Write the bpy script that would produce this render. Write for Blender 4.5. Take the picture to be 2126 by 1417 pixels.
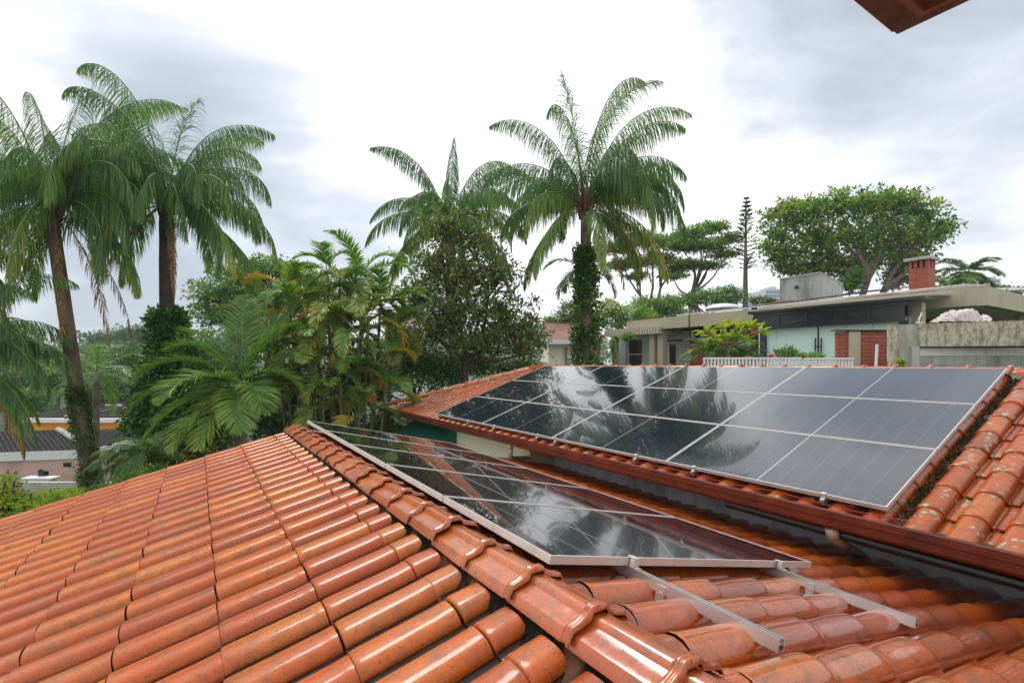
import bpy, math, random
import numpy as np
from mathutils import Vector
PI = math.pi
R = math.radians
random.seed(7)
rng = np.random.default_rng(11)
S = bpy.context.scene
for o in list(bpy.data.objects):
    bpy.data.objects.remove(o)

# ------------------------------------------------------------------ camera
CZ = 7.5                       # eye height above the garden
F = 1030.0                     # focal length in photo pixels (2126 wide)
HX, HY = 1063.0, 755.0         # principal column, horizon row
cam = bpy.data.cameras.new('camera')
co = bpy.data.objects.new('camera', cam)
S.collection.objects.link(co)
S.camera = co
cam.sensor_width = 36.0
cam.lens = F * 36.0 / 2126.0
cam.shift_y = (HY - 708.5) / 2126.0
cam.clip_start = 0.05
cam.clip_end = 6000
co.location = (0, 0, CZ)
co.rotation_euler = (R(90), 0, 0)

# ------------------------------------------------------------------ light
SUN_EL, SUN_AZ = 58.0, -35.0
w = bpy.data.worlds.new('World')
S.world = w
w.use_nodes = True
nt = w.node_tree
nt.nodes.clear()
def N(t, typ, **kw):
    n = t.nodes.new(typ)
    for k, v in kw.items():
        setattr(n, k, v)
    return n
out = N(nt, 'ShaderNodeOutputWorld')
sky = N(nt, 'ShaderNodeTexSky', sky_type='NISHITA')
sky.sun_disc = False
sky.sun_elevation = R(SUN_EL)
sky.sun_rotation = R(SUN_AZ)
bg1 = N(nt, 'ShaderNodeBackground'); bg1.inputs[1].default_value = 0.1
nt.links.new(sky.outputs[0], bg1.inputs[0])
tc = N(nt, 'ShaderNodeTexCoord')
mp = N(nt, 'ShaderNodeMapping'); mp.inputs['Scale'].default_value = (1.0, 1.0, 2.3); mp.inputs['Location'].default_value = (0.35, 0.1, 0.42)
nt.links.new(tc.outputs['Generated'], mp.inputs[0])
nz = N(nt, 'ShaderNodeTexNoise'); nz.inputs['Scale'].default_value = 1.55; nz.inputs['Detail'].default_value = 5; nz.inputs['Roughness'].default_value = 0.57; nz.inputs['Distortion'].default_value = 0.5
nt.links.new(mp.outputs[0], nz.inputs['Vector'])
# broad brightening overhead-centre and grey bank low on the left / upper right (cloud cover by direction)
def dirlobe(vec, p0, p1):
    v = Vector(vec).normalized()
    d = N(nt, 'ShaderNodeVectorMath', operation='DOT_PRODUCT'); d.inputs[1].default_value = v
    nt.links.new(tc.outputs['Generated'], d.inputs[0])
    m = N(nt, 'ShaderNodeMapRange', interpolation_type='SMOOTHSTEP')
    m.inputs[1].default_value = p0; m.inputs[2].default_value = p1
    nt.links.new(d.outputs['Value'], m.inputs[0])
    return m.outputs[0]
def wmath(op, a, b):
    m = N(nt, 'ShaderNodeMath', operation=op)
    for i, v in enumerate((a, b)):
        if isinstance(v, (int, float)): m.inputs[i].default_value = v
        else: nt.links.new(v, m.inputs[i])
    return m.outputs[0]
l1 = dirlobe((-0.45, 1, 0.17), 0.90, 0.99)
l1b = dirlobe((-0.95, 1, 0.12), 0.86, 0.99)
l2 = dirlobe((0.55, 1, 0.62), 0.955, 0.998)
l3 = dirlobe((-0.05, 1, 0.42), 0.85, 0.99)
l4 = dirlobe((0.85, 1, 0.66), 0.93, 0.995)
val = wmath('ADD', nz.outputs['Fac'], wmath('MULTIPLY', l1, -0.30))
val = wmath('ADD', val, wmath('MULTIPLY', l1b, -0.10))
val = wmath('ADD', val, wmath('MULTIPLY', l2, -0.16))
val = wmath('ADD', val, wmath('MULTIPLY', l4, -0.10))
val = wmath('ADD', val, wmath('MULTIPLY', l3, 0.16))
cr = N(nt, 'ShaderNodeValToRGB')
cr.color_ramp.elements[0].position = 0.20; cr.color_ramp.elements[0].color = (0.42, 0.47, 0.53, 1)
cr.color_ramp.elements[1].position = 0.465; cr.color_ramp.elements[1].color = (1.0, 1.0, 1.0, 1)
e = cr.color_ramp.elements.new(0.33); e.color = (0.62, 0.66, 0.72, 1)
nt.links.new(val, cr.inputs[0])
bg2 = N(nt, 'ShaderNodeBackground'); bg2.inputs[1].default_value = 0.92
nt.links.new(cr.outputs[0], bg2.inputs[0])
mx = N(nt, 'ShaderNodeMixShader'); mx.inputs[0].default_value = 0.92
nt.links.new(bg1.outputs[0], mx.inputs[1]); nt.links.new(bg2.outputs[0], mx.inputs[2])
nt.links.new(mx.outputs[0], out.inputs[0])
sl = bpy.data.lights.new('sun', 'SUN'); sl.energy = 1.5; sl.angle = R(20); sl.color = (1, 0.96, 0.9)
so = bpy.data.objects.new('sun', sl); S.collection.objects.link(so)
dv = Vector((math.sin(R(SUN_AZ)) * math.cos(R(SUN_EL)), math.cos(R(SUN_AZ)) * math.cos(R(SUN_EL)), math.sin(R(SUN_EL))))
so.rotation_euler = dv.to_track_quat('Z', 'Y').to_euler(); so.location = (0, 0, 60)
S.view_settings.view_transform = 'Standard'
S.view_settings.look = 'None'
S.view_settings.exposure = 0.55
S.view_settings.gamma = 1
S.cycles.max_bounces = 6; S.cycles.transparent_max_bounces = 8
S.cycles.caustics_reflective = False; S.cycles.caustics_refractive = False

# ------------------------------------------------------------------ helpers
UX, UY = -0.5366, 0.8439       # house axis u (away, left);  v = (0.8439, 0.5366)
def P(u, v, z):                # house coordinates -> world
    return (UX * u + UY * v, UY * u - UX * v, z + CZ)
def W(px, py, Y):              # a point seen at (px, py), Y metres ahead
    return Vector(((px - HX) / F * Y, Y, (HY - py) / F * Y + CZ))
def U_at(px, V):               # u of the point of plane v=V seen in column px
    X = (px - HX) / F
    Y = V / (X * UY - UX)
    return Y * (UX * X + UY)
def Yuv(u, v): return UY * u - UX * v
def zpx(py, Y): return (HY - py) / F * Y
def tag(o, label=None, cat=None, group=None, kind=None):
    for k, v in (('label', label), ('category', cat), ('group', group), ('kind', kind)):
        if v: o[k] = v
    return o
def empty(name, loc, label, cat, group=None):
    o = bpy.data.objects.new(name, None); S.collection.objects.link(o)
    o.location = loc; o.empty_display_size = 0.3
    return tag(o, label, cat, group)
def mesh_obj(name, V, Fc, mat, parent=None, tint=None, smooth=False, label=None):
    me = bpy.data.meshes.new(name)
    V = np.asarray(V, dtype=np.float32).reshape(-1, 3)
    if isinstance(Fc, np.ndarray) and Fc.ndim == 2:
        nf, k = Fc.shape
        me.vertices.add(len(V)); me.vertices.foreach_set('co', V.ravel())
        me.loops.add(nf * k); me.loops.foreach_set('vertex_index', Fc.astype(np.int32).ravel())
        me.polygons.add(nf); me.polygons.foreach_set('loop_start', np.arange(0, nf * k, k, dtype=np.int32))
        me.polygons.foreach_set('loop_total', np.full(nf, k, dtype=np.int32))
        me.update(calc_edges=True)
    else:
        me.from_pydata(V.tolist(), [], [tuple(int(i) for i in f) for f in Fc]); me.update()
    if tint is not None:
        a = me.attributes.new('tint', 'FLOAT', 'FACE'); a.data.foreach_set('value', np.asarray(tint, dtype=np.float32))
    if smooth: me.polygons.foreach_set('use_smooth', np.ones(len(me.polygons), dtype=bool))
    me.materials.append(mat)
    o = bpy.data.objects.new(name, me); S.collection.objects.link(o)
    if parent is not None:
        o.parent = parent
        p = parent
        loc = Vector((0, 0, 0))
        while p is not None: loc += Vector(p.location); p = p.parent
        if loc.length > 0: 
            me.vertices.foreach_set('co', (V - np.array(loc, dtype=np.float32)).ravel()); me.update()
    if label: o['label'] = label
    return o
class MB:
    def __init__(s): s.v = []; s.f = []; s.t = []
    def add(s, V, Fc, t=0.5):
        b = len(s.v); s.v += [tuple(p) for p in V]
        for f in Fc: s.f.append(tuple(b + i for i in f)); s.t.append(t)
        return s
    def hexa(s, p, t=0.5):      # 8 points: bottom 4 ccw, top 4 ccw
        return s.add(p, [(3, 2, 1, 0), (4, 5, 6, 7), (0, 1, 5, 4), (1, 2, 6, 5), (2, 3, 7, 6), (3, 0, 4, 7)], t)
    def ubox(s, u0, u1, v0, v1, z0, z1, t=0.5):
        return s.hexa([P(u0, v0, z0), P(u0, v1, z0), P(u1, v1, z0), P(u1, v0, z0), P(u0, v0, z1), P(u0, v1, z1), P(u1, v1, z1), P(u1, v0, z1)], t)
    def box(s, a, b, t=0.5):    # world axes
        (x0, y0, z0), (x1, y1, z1) = a, b
        return s.hexa([(x0, y0, z0), (x1, y0, z0), (x1, y1, z0), (x0, y1, z0), (x0, y0, z1), (x1, y0, z1), (x1, y1, z1), (x0, y1, z1)], t)
    def pbox(s, x0, y0, x1, y1, Y, d, t=0.5):   # front face seen between two pixels at distance Y, d deep
        a = W(x0, y1, Y); b = W(x1, y0, Y)
        return s.box((a.x, Y, a.z), (b.x, Y + d, b.z), t)
    def rbox(s, o, a, b, la, lb, z0, z1, t=0.5):   # o corner, unit axes a, b
        q = [Vector((o[0], o[1], 0)) + Vector((a[0], a[1], 0)) * i * la + Vector((b[0], b[1], 0)) * j * lb for i, j in ((0, 0), (1, 0), (1, 1), (0, 1))]
        return s.hexa([(p.x, p.y, z0) for p in q] + [(p.x, p.y, z1) for p in q], t)
    def tube(s, pts, rad, n=8, t=0.5, caps=True):
        pts = [Vector(p) for p in pts]
        if isinstance(rad, (int, float)): rad = [rad] * len(pts)
        b = len(s.v); up = Vector((0, 0, 1))
        T0 = (pts[1] - pts[0]).normalized()
        ref = up if abs(T0.z) < 0.9 else Vector((1, 0, 0))
        A = T0.cross(ref).normalized()
        for i, p in enumerate(pts):
            T = (pts[min(i + 1, len(pts) - 1)] - pts[max(i - 1, 0)]).normalized()
            A = (A - T * A.dot(T)).normalized(); B = T.cross(A)
            for k in range(n):
                q = p + (A * math.cos(2 * PI * k / n) + B * math.sin(2 * PI * k / n)) * rad[i]
                s.v.append(tuple(q))
        for i in range(len(pts) - 1):
            for k in range(n):
                s.f.append((b + i * n + k, b + i * n + (k + 1) % n, b + (i + 1) * n + (k + 1) % n, b + (i + 1) * n + k)); s.t.append(t)
        if caps:
            s.f.append(tuple(b + k for k in reversed(range(n)))); s.t.append(t)
            s.f.append(tuple(b + (len(pts) - 1) * n + k for k in range(n))); s.t.append(t)
        return s
    def extrude_u(s, prof, u0, u1, t=0.5, closed=False, nseg=1):   # profile [(v,z)] swept along u
        n = len(prof); b = len(s.v)
        for i in range(nseg + 1):
            u = u0 + (u1 - u0) * i / nseg
            for v, z in prof: s.v.append(P(u, v, z))
        m = n if closed else n - 1
        for i in range(nseg):
            for k in range(m):
                s.f.append((b + i * n + k, b + i * n + (k + 1) % n, b + (i + 1) * n + (k + 1) % n, b + (i + 1) * n + k)); s.t.append(t)
        if closed:
            s.f.append(tuple(b + k for k in range(n))); s.t.append(t)
            s.f.append(tuple(b + nseg * n + k for k in reversed(range(n)))); s.t.append(t)
        return s
    def build(s, name, mat, parent=None, smooth=False, label=None):
        return mesh_obj(name, s.v, s.f, mat, parent, s.t, smooth, label)

# ------------------------------------------------------------------ materials
def newmat(name):
    m = bpy.data.materials.new(name); m.use_nodes = True
    t = m.node_tree; t.nodes.clear()
    o = N(t, 'ShaderNodeOutputMaterial'); b = N(t, 'ShaderNodeBsdfPrincipled'); b.name = 'Principled BSDF'
    t.links.new(b.outputs[0], o.inputs[0])
    return m, t, b, o
def ramp(t, stops, src=None):
    r = N(t, 'ShaderNodeValToRGB'); el = r.color_ramp.elements
    while len(el) < len(stops): el.new(0.5)
    for e_, (p, c) in zip(el, stops): e_.position = p; e_.color = (*c, 1)
    if src is not None: t.links.new(src, r.inputs[0])
    return r.outputs[0]
def noise(t, scale, detail=4, rough=0.55, vec=None, mapping=None, dist=0.0):
    n = N(t, 'ShaderNodeTexNoise'); n.inputs['Scale'].default_value = scale; n.inputs['Detail'].default_value = detail
    n.inputs['Roughness'].default_value = rough; n.inputs['Distortion'].default_value = dist
    tcn = N(t, 'ShaderNodeTexCoord'); src = tcn.outputs['Object']
    if mapping:
        mpn = N(t, 'ShaderNodeMapping'); mpn.inputs['Scale'].default_value = mapping[0]; mpn.inputs['Rotation'].default_value = mapping[1]
        t.links.new(src, mpn.inputs[0]); src = mpn.outputs[0]
    t.links.new(src, n.inputs['Vector'])
    return n.outputs['Fac']
def mixc(t, fac, a, b, mode='MIX'):
    m = N(t, 'ShaderNodeMix', data_type='RGBA', blend_type=mode)
    for i, v in ((0, fac), (6, a), (7, b)):
        if isinstance(v, (int, float)): m.inputs[i].default_value = v
        elif isinstance(v, tuple): m.inputs[i].default_value = (*v, 1)
        else: t.links.new(v, m.inputs[i])
    return m.outputs[2]
def maprange(t, src, a, b, c=0.0, d=1.0):
    m = N(t, 'ShaderNodeMapRange'); t.links.new(src, m.inputs[0])
    for i, v in zip((1, 2, 3, 4), (a, b, c, d)): m.inputs[i].default_value = v
    return m.outputs[0]
def bump(t, b, h, strength, dist=0.01):
    n = N(t, 'ShaderNodeBump'); n.inputs['Strength'].default_value = strength; n.inputs['Distance'].default_value = dist
    t.links.new(h, n.inputs['Height']); t.links.new(n.outputs[0], b.inputs['Normal'])
def simple(name, col, rough=0.6, var=0.25, scale=3.0, metal=0.0, bmp=0.15, bscale=40, coat=0.0, grime=None):
    m, t, b, o = newmat(name)
    n = noise(t, scale, 5)
    c = mixc(t, maprange(t, n, 0.3, 0.7), tuple(x * (1 - var) for x in col), tuple(min(1, x * (1 + var * 0.6)) for x in col))
    if grime:
        g = noise(t, grime[1], 6, 0.65, mapping=((1, 1, 0.35), (0, 0, 0)))
        c = mixc(t, maprange(t, g, grime[2], grime[2] + 0.16, 0, grime[3]), c, grime[0])
    t.links.new(c, b.inputs['Base Color'])
    b.inputs['Roughness'].default_value = rough; b.inputs['Metallic'].default_value = metal
    if coat: b.inputs['Coat Weight'].default_value = coat; b.inputs['Coat Roughness'].default_value = 0.08
    if bmp: bump(t, b, noise(t, bscale, 4), bmp, 0.01)
    return m
def attr(t):
    a = N(t, 'ShaderNodeAttribute'); a.attribute_name = 'tint'
    return a.outputs['Fac']
def leafmat(name, stops, rough=0.4, trans=0.35, hi=0.5):
    m, t, b, o = newmat(name)
    c = ramp(t, stops, attr(t))
    t.links.new(c, b.inputs['Base Color']); b.inputs['Roughness'].default_value = rough
    b.inputs['Specular IOR Level'].default_value = hi
    tr = N(t, 'ShaderNodeBsdfTranslucent')
    t.links.new(mixc(t, 1.0, c, (1.6, 1.7, 0.8), 'MULTIPLY'), tr.inputs[0])
    ms = N(t, 'ShaderNodeMixShader'); ms.inputs[0].default_value = trans
    t.links.new(b.outputs[0], ms.inputs[1]); t.links.new(tr.outputs[0], ms.inputs[2]); t.links.new(ms.outputs[0], o.inputs[0])
    return m
def tilemat(name, green=0.0, dark=0.0, coat=0.36, cior=1.5, crr=(0.05, 0.2)):
    m, t, b, o = newmat(name)
    a = attr(t)
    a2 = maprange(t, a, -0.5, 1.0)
    base = ramp(t, [(0.0, (0.022, 0.009, 0.006)), (0.30, (0.025, 0.010, 0.006)), (0.335, (0.22, 0.040, 0.012)), (0.5, (0.37, 0.062, 0.008)), (0.72, (0.48, 0.098, 0.008)), (0.88, (0.55, 0.145, 0.010)), (1.0, (0.33, 0.09, 0.024))], a2)  # darkest stops hold the painted shade of the pans between barrels
    n1 = noise(t, 11.0, 8, 0.78, mapping=((1, 1, 1), (0.3, 0.2, 0.1)))
    wet = maprange(t, a, -0.1, 0.0)  # zero on the pan faces, so stains leave their painted shade even
    def wm(x):
        q = N(t, 'ShaderNodeMath', operation='MULTIPLY'); t.links.new(x, q.inputs[0]); t.links.new(wet, q.inputs[1]); return q.outputs[0]
    c = mixc(t, wm(maprange(t, n1, 0.49, 0.62, 0, 0.68)), base, (0.19, 0.095, 0.035))
    n2 = noise(t, 2.2, 3, 0.5)
    c = mixc(t, wm(maprange(t, n2, 0.45, 0.75, 0, 0.55)), c, (0.40, 0.055, 0.011))
    n3 = noise(t, 75.0, 4, 0.8)
    c = mixc(t, maprange(t, n3, 0.55, 0.68, 0, 0.85), c, (0.09, 0.032, 0.014))
    if dark: 
        n5 = noise(t, 14.0, 5, 0.65)
        c = mixc(t, maprange(t, n5, 0.52, 0.66, 0, dark), c, (0.045, 0.04, 0.03))
    if green:
        v = N(t, 'ShaderNodeTexVoronoi', feature='SMOOTH_F1'); v.inputs['Scale'].default_value = 22
        tcn = N(t, 'ShaderNodeTexCoord'); 
        vm = N(t, 'ShaderNodeVectorMath', operation='ADD'); t.links.new(tcn.outputs['Object'], vm.inputs[0])
        t.links.new(vm.outputs[0], v.inputs['Vector'])
        n4 = noise(t, 3.5, 4, 0.6)
        sp = N(t, 'ShaderNodeMath', operation='MULTIPLY')
        t.links.new(maprange(t, v.outputs['Distance'], 0.34, 0.24), sp.inputs[0]); t.links.new(maprange(t, n4, 0.5, 0.6), sp.inputs[1])
        c = mixc(t, sp.outputs[0], c, (0.33, 0.38, 0.24))
    t.links.new(c, b.inputs['Base Color'])
    rr = maprange(t, n1, 0.3, 0.75, 0.27, 0.45)
    t.links.new(rr, b.inputs['Roughness'])
    b.inputs['Coat Weight'].default_value = coat; b.inputs['Coat IOR'].default_value = cior; b.inputs['Specular IOR Level'].default_value = 0.22
    cr_ = maprange(t, noise(t, 26, 4, 0.6), 0.35, 0.7, *crr)
    t.links.new(cr_, b.inputs['Coat Roughness'])
    h = N(t, 'ShaderNodeMath', operation='ADD')
    t.links.new(maprange(t, noise(t, 60, 5, 0.7), 0, 1, 0, 0.45), h.inputs[0])
    t.links.new(maprange(t, noise(t, 260, 2, 0.5), 0, 1, 0, 0.25), h.inputs[1])
    bump(t, b, h.outputs[0], 0.65, 0.006)
    return m
M = {}
M['tile'] = tilemat('glazed_clay_tile', coat=0.45, crr=(0.04, 0.22), dark=0.22)
M['tile_r'] = tilemat('glazed_clay_tile_worn', dark=0.5, coat=0.9, cior=1.55, crr=(0.03, 0.14))
M['tile_c'] = tilemat('glazed_clay_ridge', dark=0.3, coat=0.9, cior=1.62, crr=(0.06, 0.22))
M['tile_far'] = tilemat('glazed_clay_tile_lichen', green=0.8, dark=0.2, coat=0.5)
M['mortar'] = simple('mortar_black', (0.014, 0.011, 0.009), 0.97, 0.6, 20, bmp=0.8, bscale=60, grime=((0.13, 0.06, 0.035), 9, 0.5, 0.8))
M['mortar'].node_tree.nodes['Principled BSDF'].inputs['Specular IOR Level'].default_value = 0.08
M['under'] = simple('underlay', (0.05, 0.018, 0.012), 0.8, 0.3)
M['alu'] = simple('brushed_aluminium', (0.72, 0.72, 0.73), 0.32, 0.1, 6, metal=0.85, bmp=0.05, bscale=80)
M['alu_w'] = simple('anodised_frame', (0.66, 0.65, 0.63), 0.42, 0.08, 5, metal=0.25, bmp=0.05, grime=((0.3, 0.22, 0.17), 12, 0.55, 0.5))
M['gutter'] = simple('brown_gutter_paint', (0.17, 0.032, 0.013), 0.3, 0.35, 4, coat=0.5, bmp=0.06, grime=((0.05, 0.02, 0.015), 5, 0.5, 0.6))
M['zinc'] = simple('grey_flashing', (0.60, 0.64, 0.70), 0.5, 0.15, 2, bmp=0.06, grime=((0.22, 0.23, 0.26), 3, 0.5, 0.6))
M['soffit'] = simple('pale_soffit', (0.55, 0.55, 0.55), 0.7, 0.1, 2)
M['cream'] = simple('cream_paint', (0.82, 0.78, 0.60), 0.7, 0.06, 1.5, bmp=0.05)
M['pvc'] = simple('pvc_white', (0.62, 0.55, 0.48), 0.35, 0.1, 5, grime=((0.28, 0.16, 0.1), 8, 0.5, 0.6))
M['black'] = simple('black_plastic', (0.012, 0.012, 0.013), 0.35, 0.2)
M['green_cloth'] = simple('green_awning_cloth', (0.008, 0.085, 0.06), 0.55, 0.25, 3)
M['beige'] = simple('beige_fascia_paint', (0.47, 0.42, 0.30), 0.75, 0.06, 0.6, bmp=0.08, grime=((0.25, 0.23, 0.17), 1.2, 0.55, 0.45))
M['beige2'] = simple('beige_shutter', (0.50, 0.46, 0.35), 0.7, 0.06, 0.6)
M['white'] = simple('white_paint', (0.72, 0.74, 0.74), 0.6, 0.05, 1, grime=((0.42, 0.43, 0.42), 2, 0.55, 0.5))
M['pink'] = simple('pink_render', (0.66, 0.44, 0.38), 0.8, 0.06, 0.5, grime=((0.34, 0.24, 0.21), 0.8, 0.5, 0.5))
M['orange'] = simple('orange_render', (0.80, 0.36, 0.04), 0.8, 0.08, 0.5)
M['concrete'] = simple('raw_concrete', (0.52, 0.48, 0.37), 0.85, 0.35, 14, bmp=0.7, bscale=22, grime=((0.17, 0.15, 0.10), 11, 0.47, 0.8))
M['concrete_p'] = simple('smooth_concrete', (0.45, 0.45, 0.40), 0.8, 0.12, 3, bmp=0.2, grime=((0.2, 0.2, 0.17), 2, 0.5, 0.6))
M['tank'] = simple('tank_concrete', (0.42, 0.43, 0.40), 0.85, 0.15, 2, bmp=0.2, grime=((0.17, 0.18, 0.15), 1.6, 0.48, 0.75))
M['steel_blk'] = simple('black_steel', (0.014, 0.015, 0.018), 0.35, 0.2, coat=0.3)
M['redwall'] = simple('dark_red_paint', (0.16, 0.035, 0.028), 0.6, 0.1)
M['ply'] = simple('brown_soffit_board', (0.20, 0.13, 0.125), 0.6, 0.35, 8, bmp=0.1, bscale=120)
M['wood'] = simple('timber', (0.34, 0.19, 0.11), 0.6, 0.3, 6)
M['bark'] = simple('bark', (0.17, 0.13, 0.10), 0.85, 0.4, 5, bmp=0.8, bscale=18)
M['bark_d'] = simple('bark_dark', (0.075, 0.055, 0.042), 0.85, 0.4, 5, bmp=0.8, bscale=18)
M['palmbark'] = simple('palm_bark', (0.20, 0.14, 0.105), 0.85, 0.35, 3, bmp=0.7, bscale=14, grime=((0.07, 0.05, 0.035), 3, 0.45, 0.8))
M['fibre'] = simple('dry_fibre', (0.22, 0.125, 0.075), 0.85, 0.4, 6)
M['cloth'] = simple('pale_cloth', (0.60, 0.53, 0.51), 0.85, 0.1, 3, bmp=0.3, bscale=10)
M['flower_o'] = simple('orange_bract', (0.75, 0.12, 0.02), 0.45, 0.3, 20)
M['flower_p'] = simple('pink_flower', (0.62, 0.16, 0.25), 0.5, 0.3, 20)
M['roof_metal'] = simple('wet_roof_sheet', (0.34, 0.35, 0.36), 0.22, 0.3, 1.2, metal=0.3, bmp=0.1, bscale=6, coat=0.5)
M['curtain'] = simple('mint_curtain', (0.55, 0.72, 0.68), 0.8, 0.05, 4)
M['ground'] = simple('ground_soil_grass', (0.04, 0.065, 0.02), 0.9, 0.5, 0.6, bmp=0.4, bscale=4)
M['street'] = simple('asphalt', (0.05, 0.05, 0.052), 0.6, 0.2, 2)
M['farbldg'] = simple('far_building', (0.50, 0.55, 0.60), 0.8, 0.05, 0.3, bmp=0)
M['farglass'] = simple('far_window', (0.16, 0.2, 0.24), 0.3, 0.05, 0.3, bmp=0)

def brickmat():
    m, t, b, o = newmat('red_brick')
    tcn = N(t, 'ShaderNodeTexCoord'); mpn = N(t, 'ShaderNodeMapping'); mpn.inputs['Rotation'].default_value = (R(90), 0, R(0))
    t.links.new(tcn.outputs['Object'], mpn.inputs[0])
    br = N(t, 'ShaderNodeTexBrick'); t.links.new(mpn.outputs[0], br.inputs[0])
    br.inputs['Scale'].default_value = 1.0; br.inputs['Brick Width'].default_value = 0.42; br.inputs['Row Height'].default_value = 0.10
    br.inputs['Mortar Size'].default_value = 0.012
    br.inputs['Color1'].default_value = (0.36, 0.085, 0.05, 1); br.inputs['Color2'].default_value = (0.44, 0.11, 0.065, 1); br.inputs['Mortar'].default_value = (0.16, 0.06, 0.045, 1)
    t.links.new(br.outputs[0], b.inputs['Base Color']); b.inputs['Roughness'].default_value = 0.7
    iv = maprange(t, br.outputs['Fac'], 0, 1, 1, 0); bump(t, b, iv, 0.8, 0.02)
    return m
M['brick'] = brickmat()
def corrmat(name, c1, c2, sc, rot, sheen_stripe=0.0):
    m, t, b, o = newmat(name)
    tcn = N(t, 'ShaderNodeTexCoord'); mpn = N(t, 'ShaderNodeMapping'); mpn.inputs['Rotation'].default_value = (0, 0, rot)
    t.links.new(tcn.outputs['Object'], mpn.inputs[0])
    wv = N(t, 'ShaderNodeTexWave', bands_direction='X', wave_profile='SIN'); wv.inputs['Scale'].default_value = sc; t.links.new(mpn.outputs[0], wv.inputs[0])
    n = noise(t, 1.2, 5, 0.6)
    c = mixc(t, maprange(t, n, 0.35, 0.65), c1, c2)
    c = mixc(t, maprange(t, wv.outputs['Fac'], 0.75, 0.95, 0, sheen_stripe), c, (0.20, 0.19, 0.185)); t.links.new(c, b.inputs['Base Color']); b.inputs['Roughness'].default_value = 0.75; b.inputs['Specular IOR Level'].default_value = 0.08  # pale bands on the crests paint in the sheen of wet sheet
    bump(t, b, wv.outputs['Fac'], 1.0, 0.12)
    return m
M['corr'] = corrmat('weathered_corrugated_sheet', (0.010, 0.010, 0.009), (0.035, 0.031, 0.029), 1.9, R(-50), 0.3)
M['clayfar'] = corrmat('pale_clay_roof', (0.42, 0.22, 0.18), (0.55, 0.33, 0.28), 3.0, R(-32))
def lattice_mat():
    m, t, b, o = newmat('white_louvre')
    wv = N(t, 'ShaderNodeTexWave', bands_direction='Z'); wv.inputs['Scale'].default_value = 3.2
    tcn = N(t, 'ShaderNodeTexCoord'); t.links.new(tcn.outputs['Object'], wv.inputs[0])
    b.inputs['Base Color'].default_value = (0.62, 0.64, 0.65, 1); b.inputs['Roughness'].default_value = 0.5
    bump(t, b, wv.outputs['Fac'], 0.8, 0.03)
    return m
M['louvre'] = lattice_mat()
def glassmat(name, col, rough, bmp, sc):
    m, t, b, o = newmat(name)
    b.inputs['Base Color'].default_value = (*col, 1); b.inputs['Roughness'].default_value = rough; b.inputs['IOR'].default_value = 1.5
    if bmp: bump(t, b, noise(t, sc, 2), bmp, 0.01)
    return m
M['dark_glass'] = glassmat('dark_window_glass', (0.015, 0.018, 0.02), 0.05, 0, 1)
M['mint_glass'] = glassmat('frosted_mint_glass', (0.66, 0.88, 0.83), 0.55, 0.02, 3)
M['awn_glass'] = simple('dark_blind_glass', (0.03, 0.035, 0.038), 0.2, 0.5, 4, bmp=0.1, bscale=50)
def solarmat(name, lu, lv, nu, nv, mid_u):
    """object coordinates: x along u (0..lu), y along slope (0..lv)"""
    m, t, b, o = newmat(name)
    tcn = N(t, 'ShaderNodeTexCoord'); sp = N(t, 'ShaderNodeSeparateXYZ'); t.links.new(tcn.outputs['Object'], sp.inputs[0])
    def lines(axis, period, w_):
        a = N(t, 'ShaderNodeMath', operation='PINGPONG'); a.inputs[1].default_value = period / 2; t.links.new(sp.outputs[axis], a.inputs[0])
        c = N(t, 'ShaderNodeMath', operation='LESS_THAN'); c.inputs[1].default_value = w_; t.links.new(a.outputs[0], c.inputs[0])
        return c.outputs[0]
    long_axis = 0 if mid_u else 1
    L = lu if mid_u else lv; Wd = lv if mid_u else lu
    c1 = lines(long_axis, L / 12, 0.0016)
    c2 = lines(1 - long_axis, Wd / 6, 0.0012)
    c4 = lines(1 - long_axis, Wd / 54, 0.0005)
    md = N(t, 'ShaderNodeMath', operation='SUBTRACT'); md.inputs[1].default_value = L / 2; t.links.new(sp.outputs[long_axis], md.inputs[0])
    ab = N(t, 'ShaderNodeMath', operation='ABSOLUTE'); t.links.new(md.outputs[0], ab.inputs[0])
    c3 = N(t, 'ShaderNodeMath', operation='LESS_THAN'); c3.inputs[1].default_value = 0.005; t.links.new(ab.outputs[0], c3.inputs[0])
    mxn = N(t, 'ShaderNodeMath', operation='MAXIMUM'); t.links.new(c1, mxn.inputs[0]); t.links.new(c2, mxn.inputs[1])
    c = mixc(t, mxn.outputs[0], (0.008, 0.013, 0.026), (0.11, 0.12, 0.14) if mid_u else (0.012, 0.013, 0.018))
    c = mixc(t, c4, c, (0.03, 0.034, 0.045) if mid_u else (0.009, 0.010, 0.014))
    c = mixc(t, c3.outputs[0], c, (0.42, 0.43, 0.44) if mid_u else (0.10, 0.10, 0.11))
    t.links.new(c, b.inputs['Base Color'])
    b.inputs['Roughness'].default_value = 0.045; b.inputs['IOR'].default_value = 1.6
    b.inputs['Coat Weight'].default_value = 1.0; b.inputs['Coat Roughness'].default_value = 0.015; b.inputs['Coat IOR'].default_value = 1.45
    h = N(t, 'ShaderNodeMath', operation='ADD')
    t.links.new(maprange(t, noise(t, 28, 4, 0.7, mapping=((1.0, 0.45, 1), (0, 0, 0))), 0, 1, 0, 0.8), h.inputs[0])
    t.links.new(maprange(t, noise(t, 150, 3, 0.7, mapping=((1.0, 0.4, 1), (0, 0, 0))), 0, 1, 0, 0.30), h.inputs[1])
    bump(t, b, h.outputs[0], 0.45, 0.0032)
    return m
M['solar_far'] = solarmat('solar_glass_landscape', 2.06, 1.01, 12, 6, True)
M['solar_near'] = solarmat('solar_glass_portrait', 1.01, 2.06, 6, 12, False)
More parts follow.
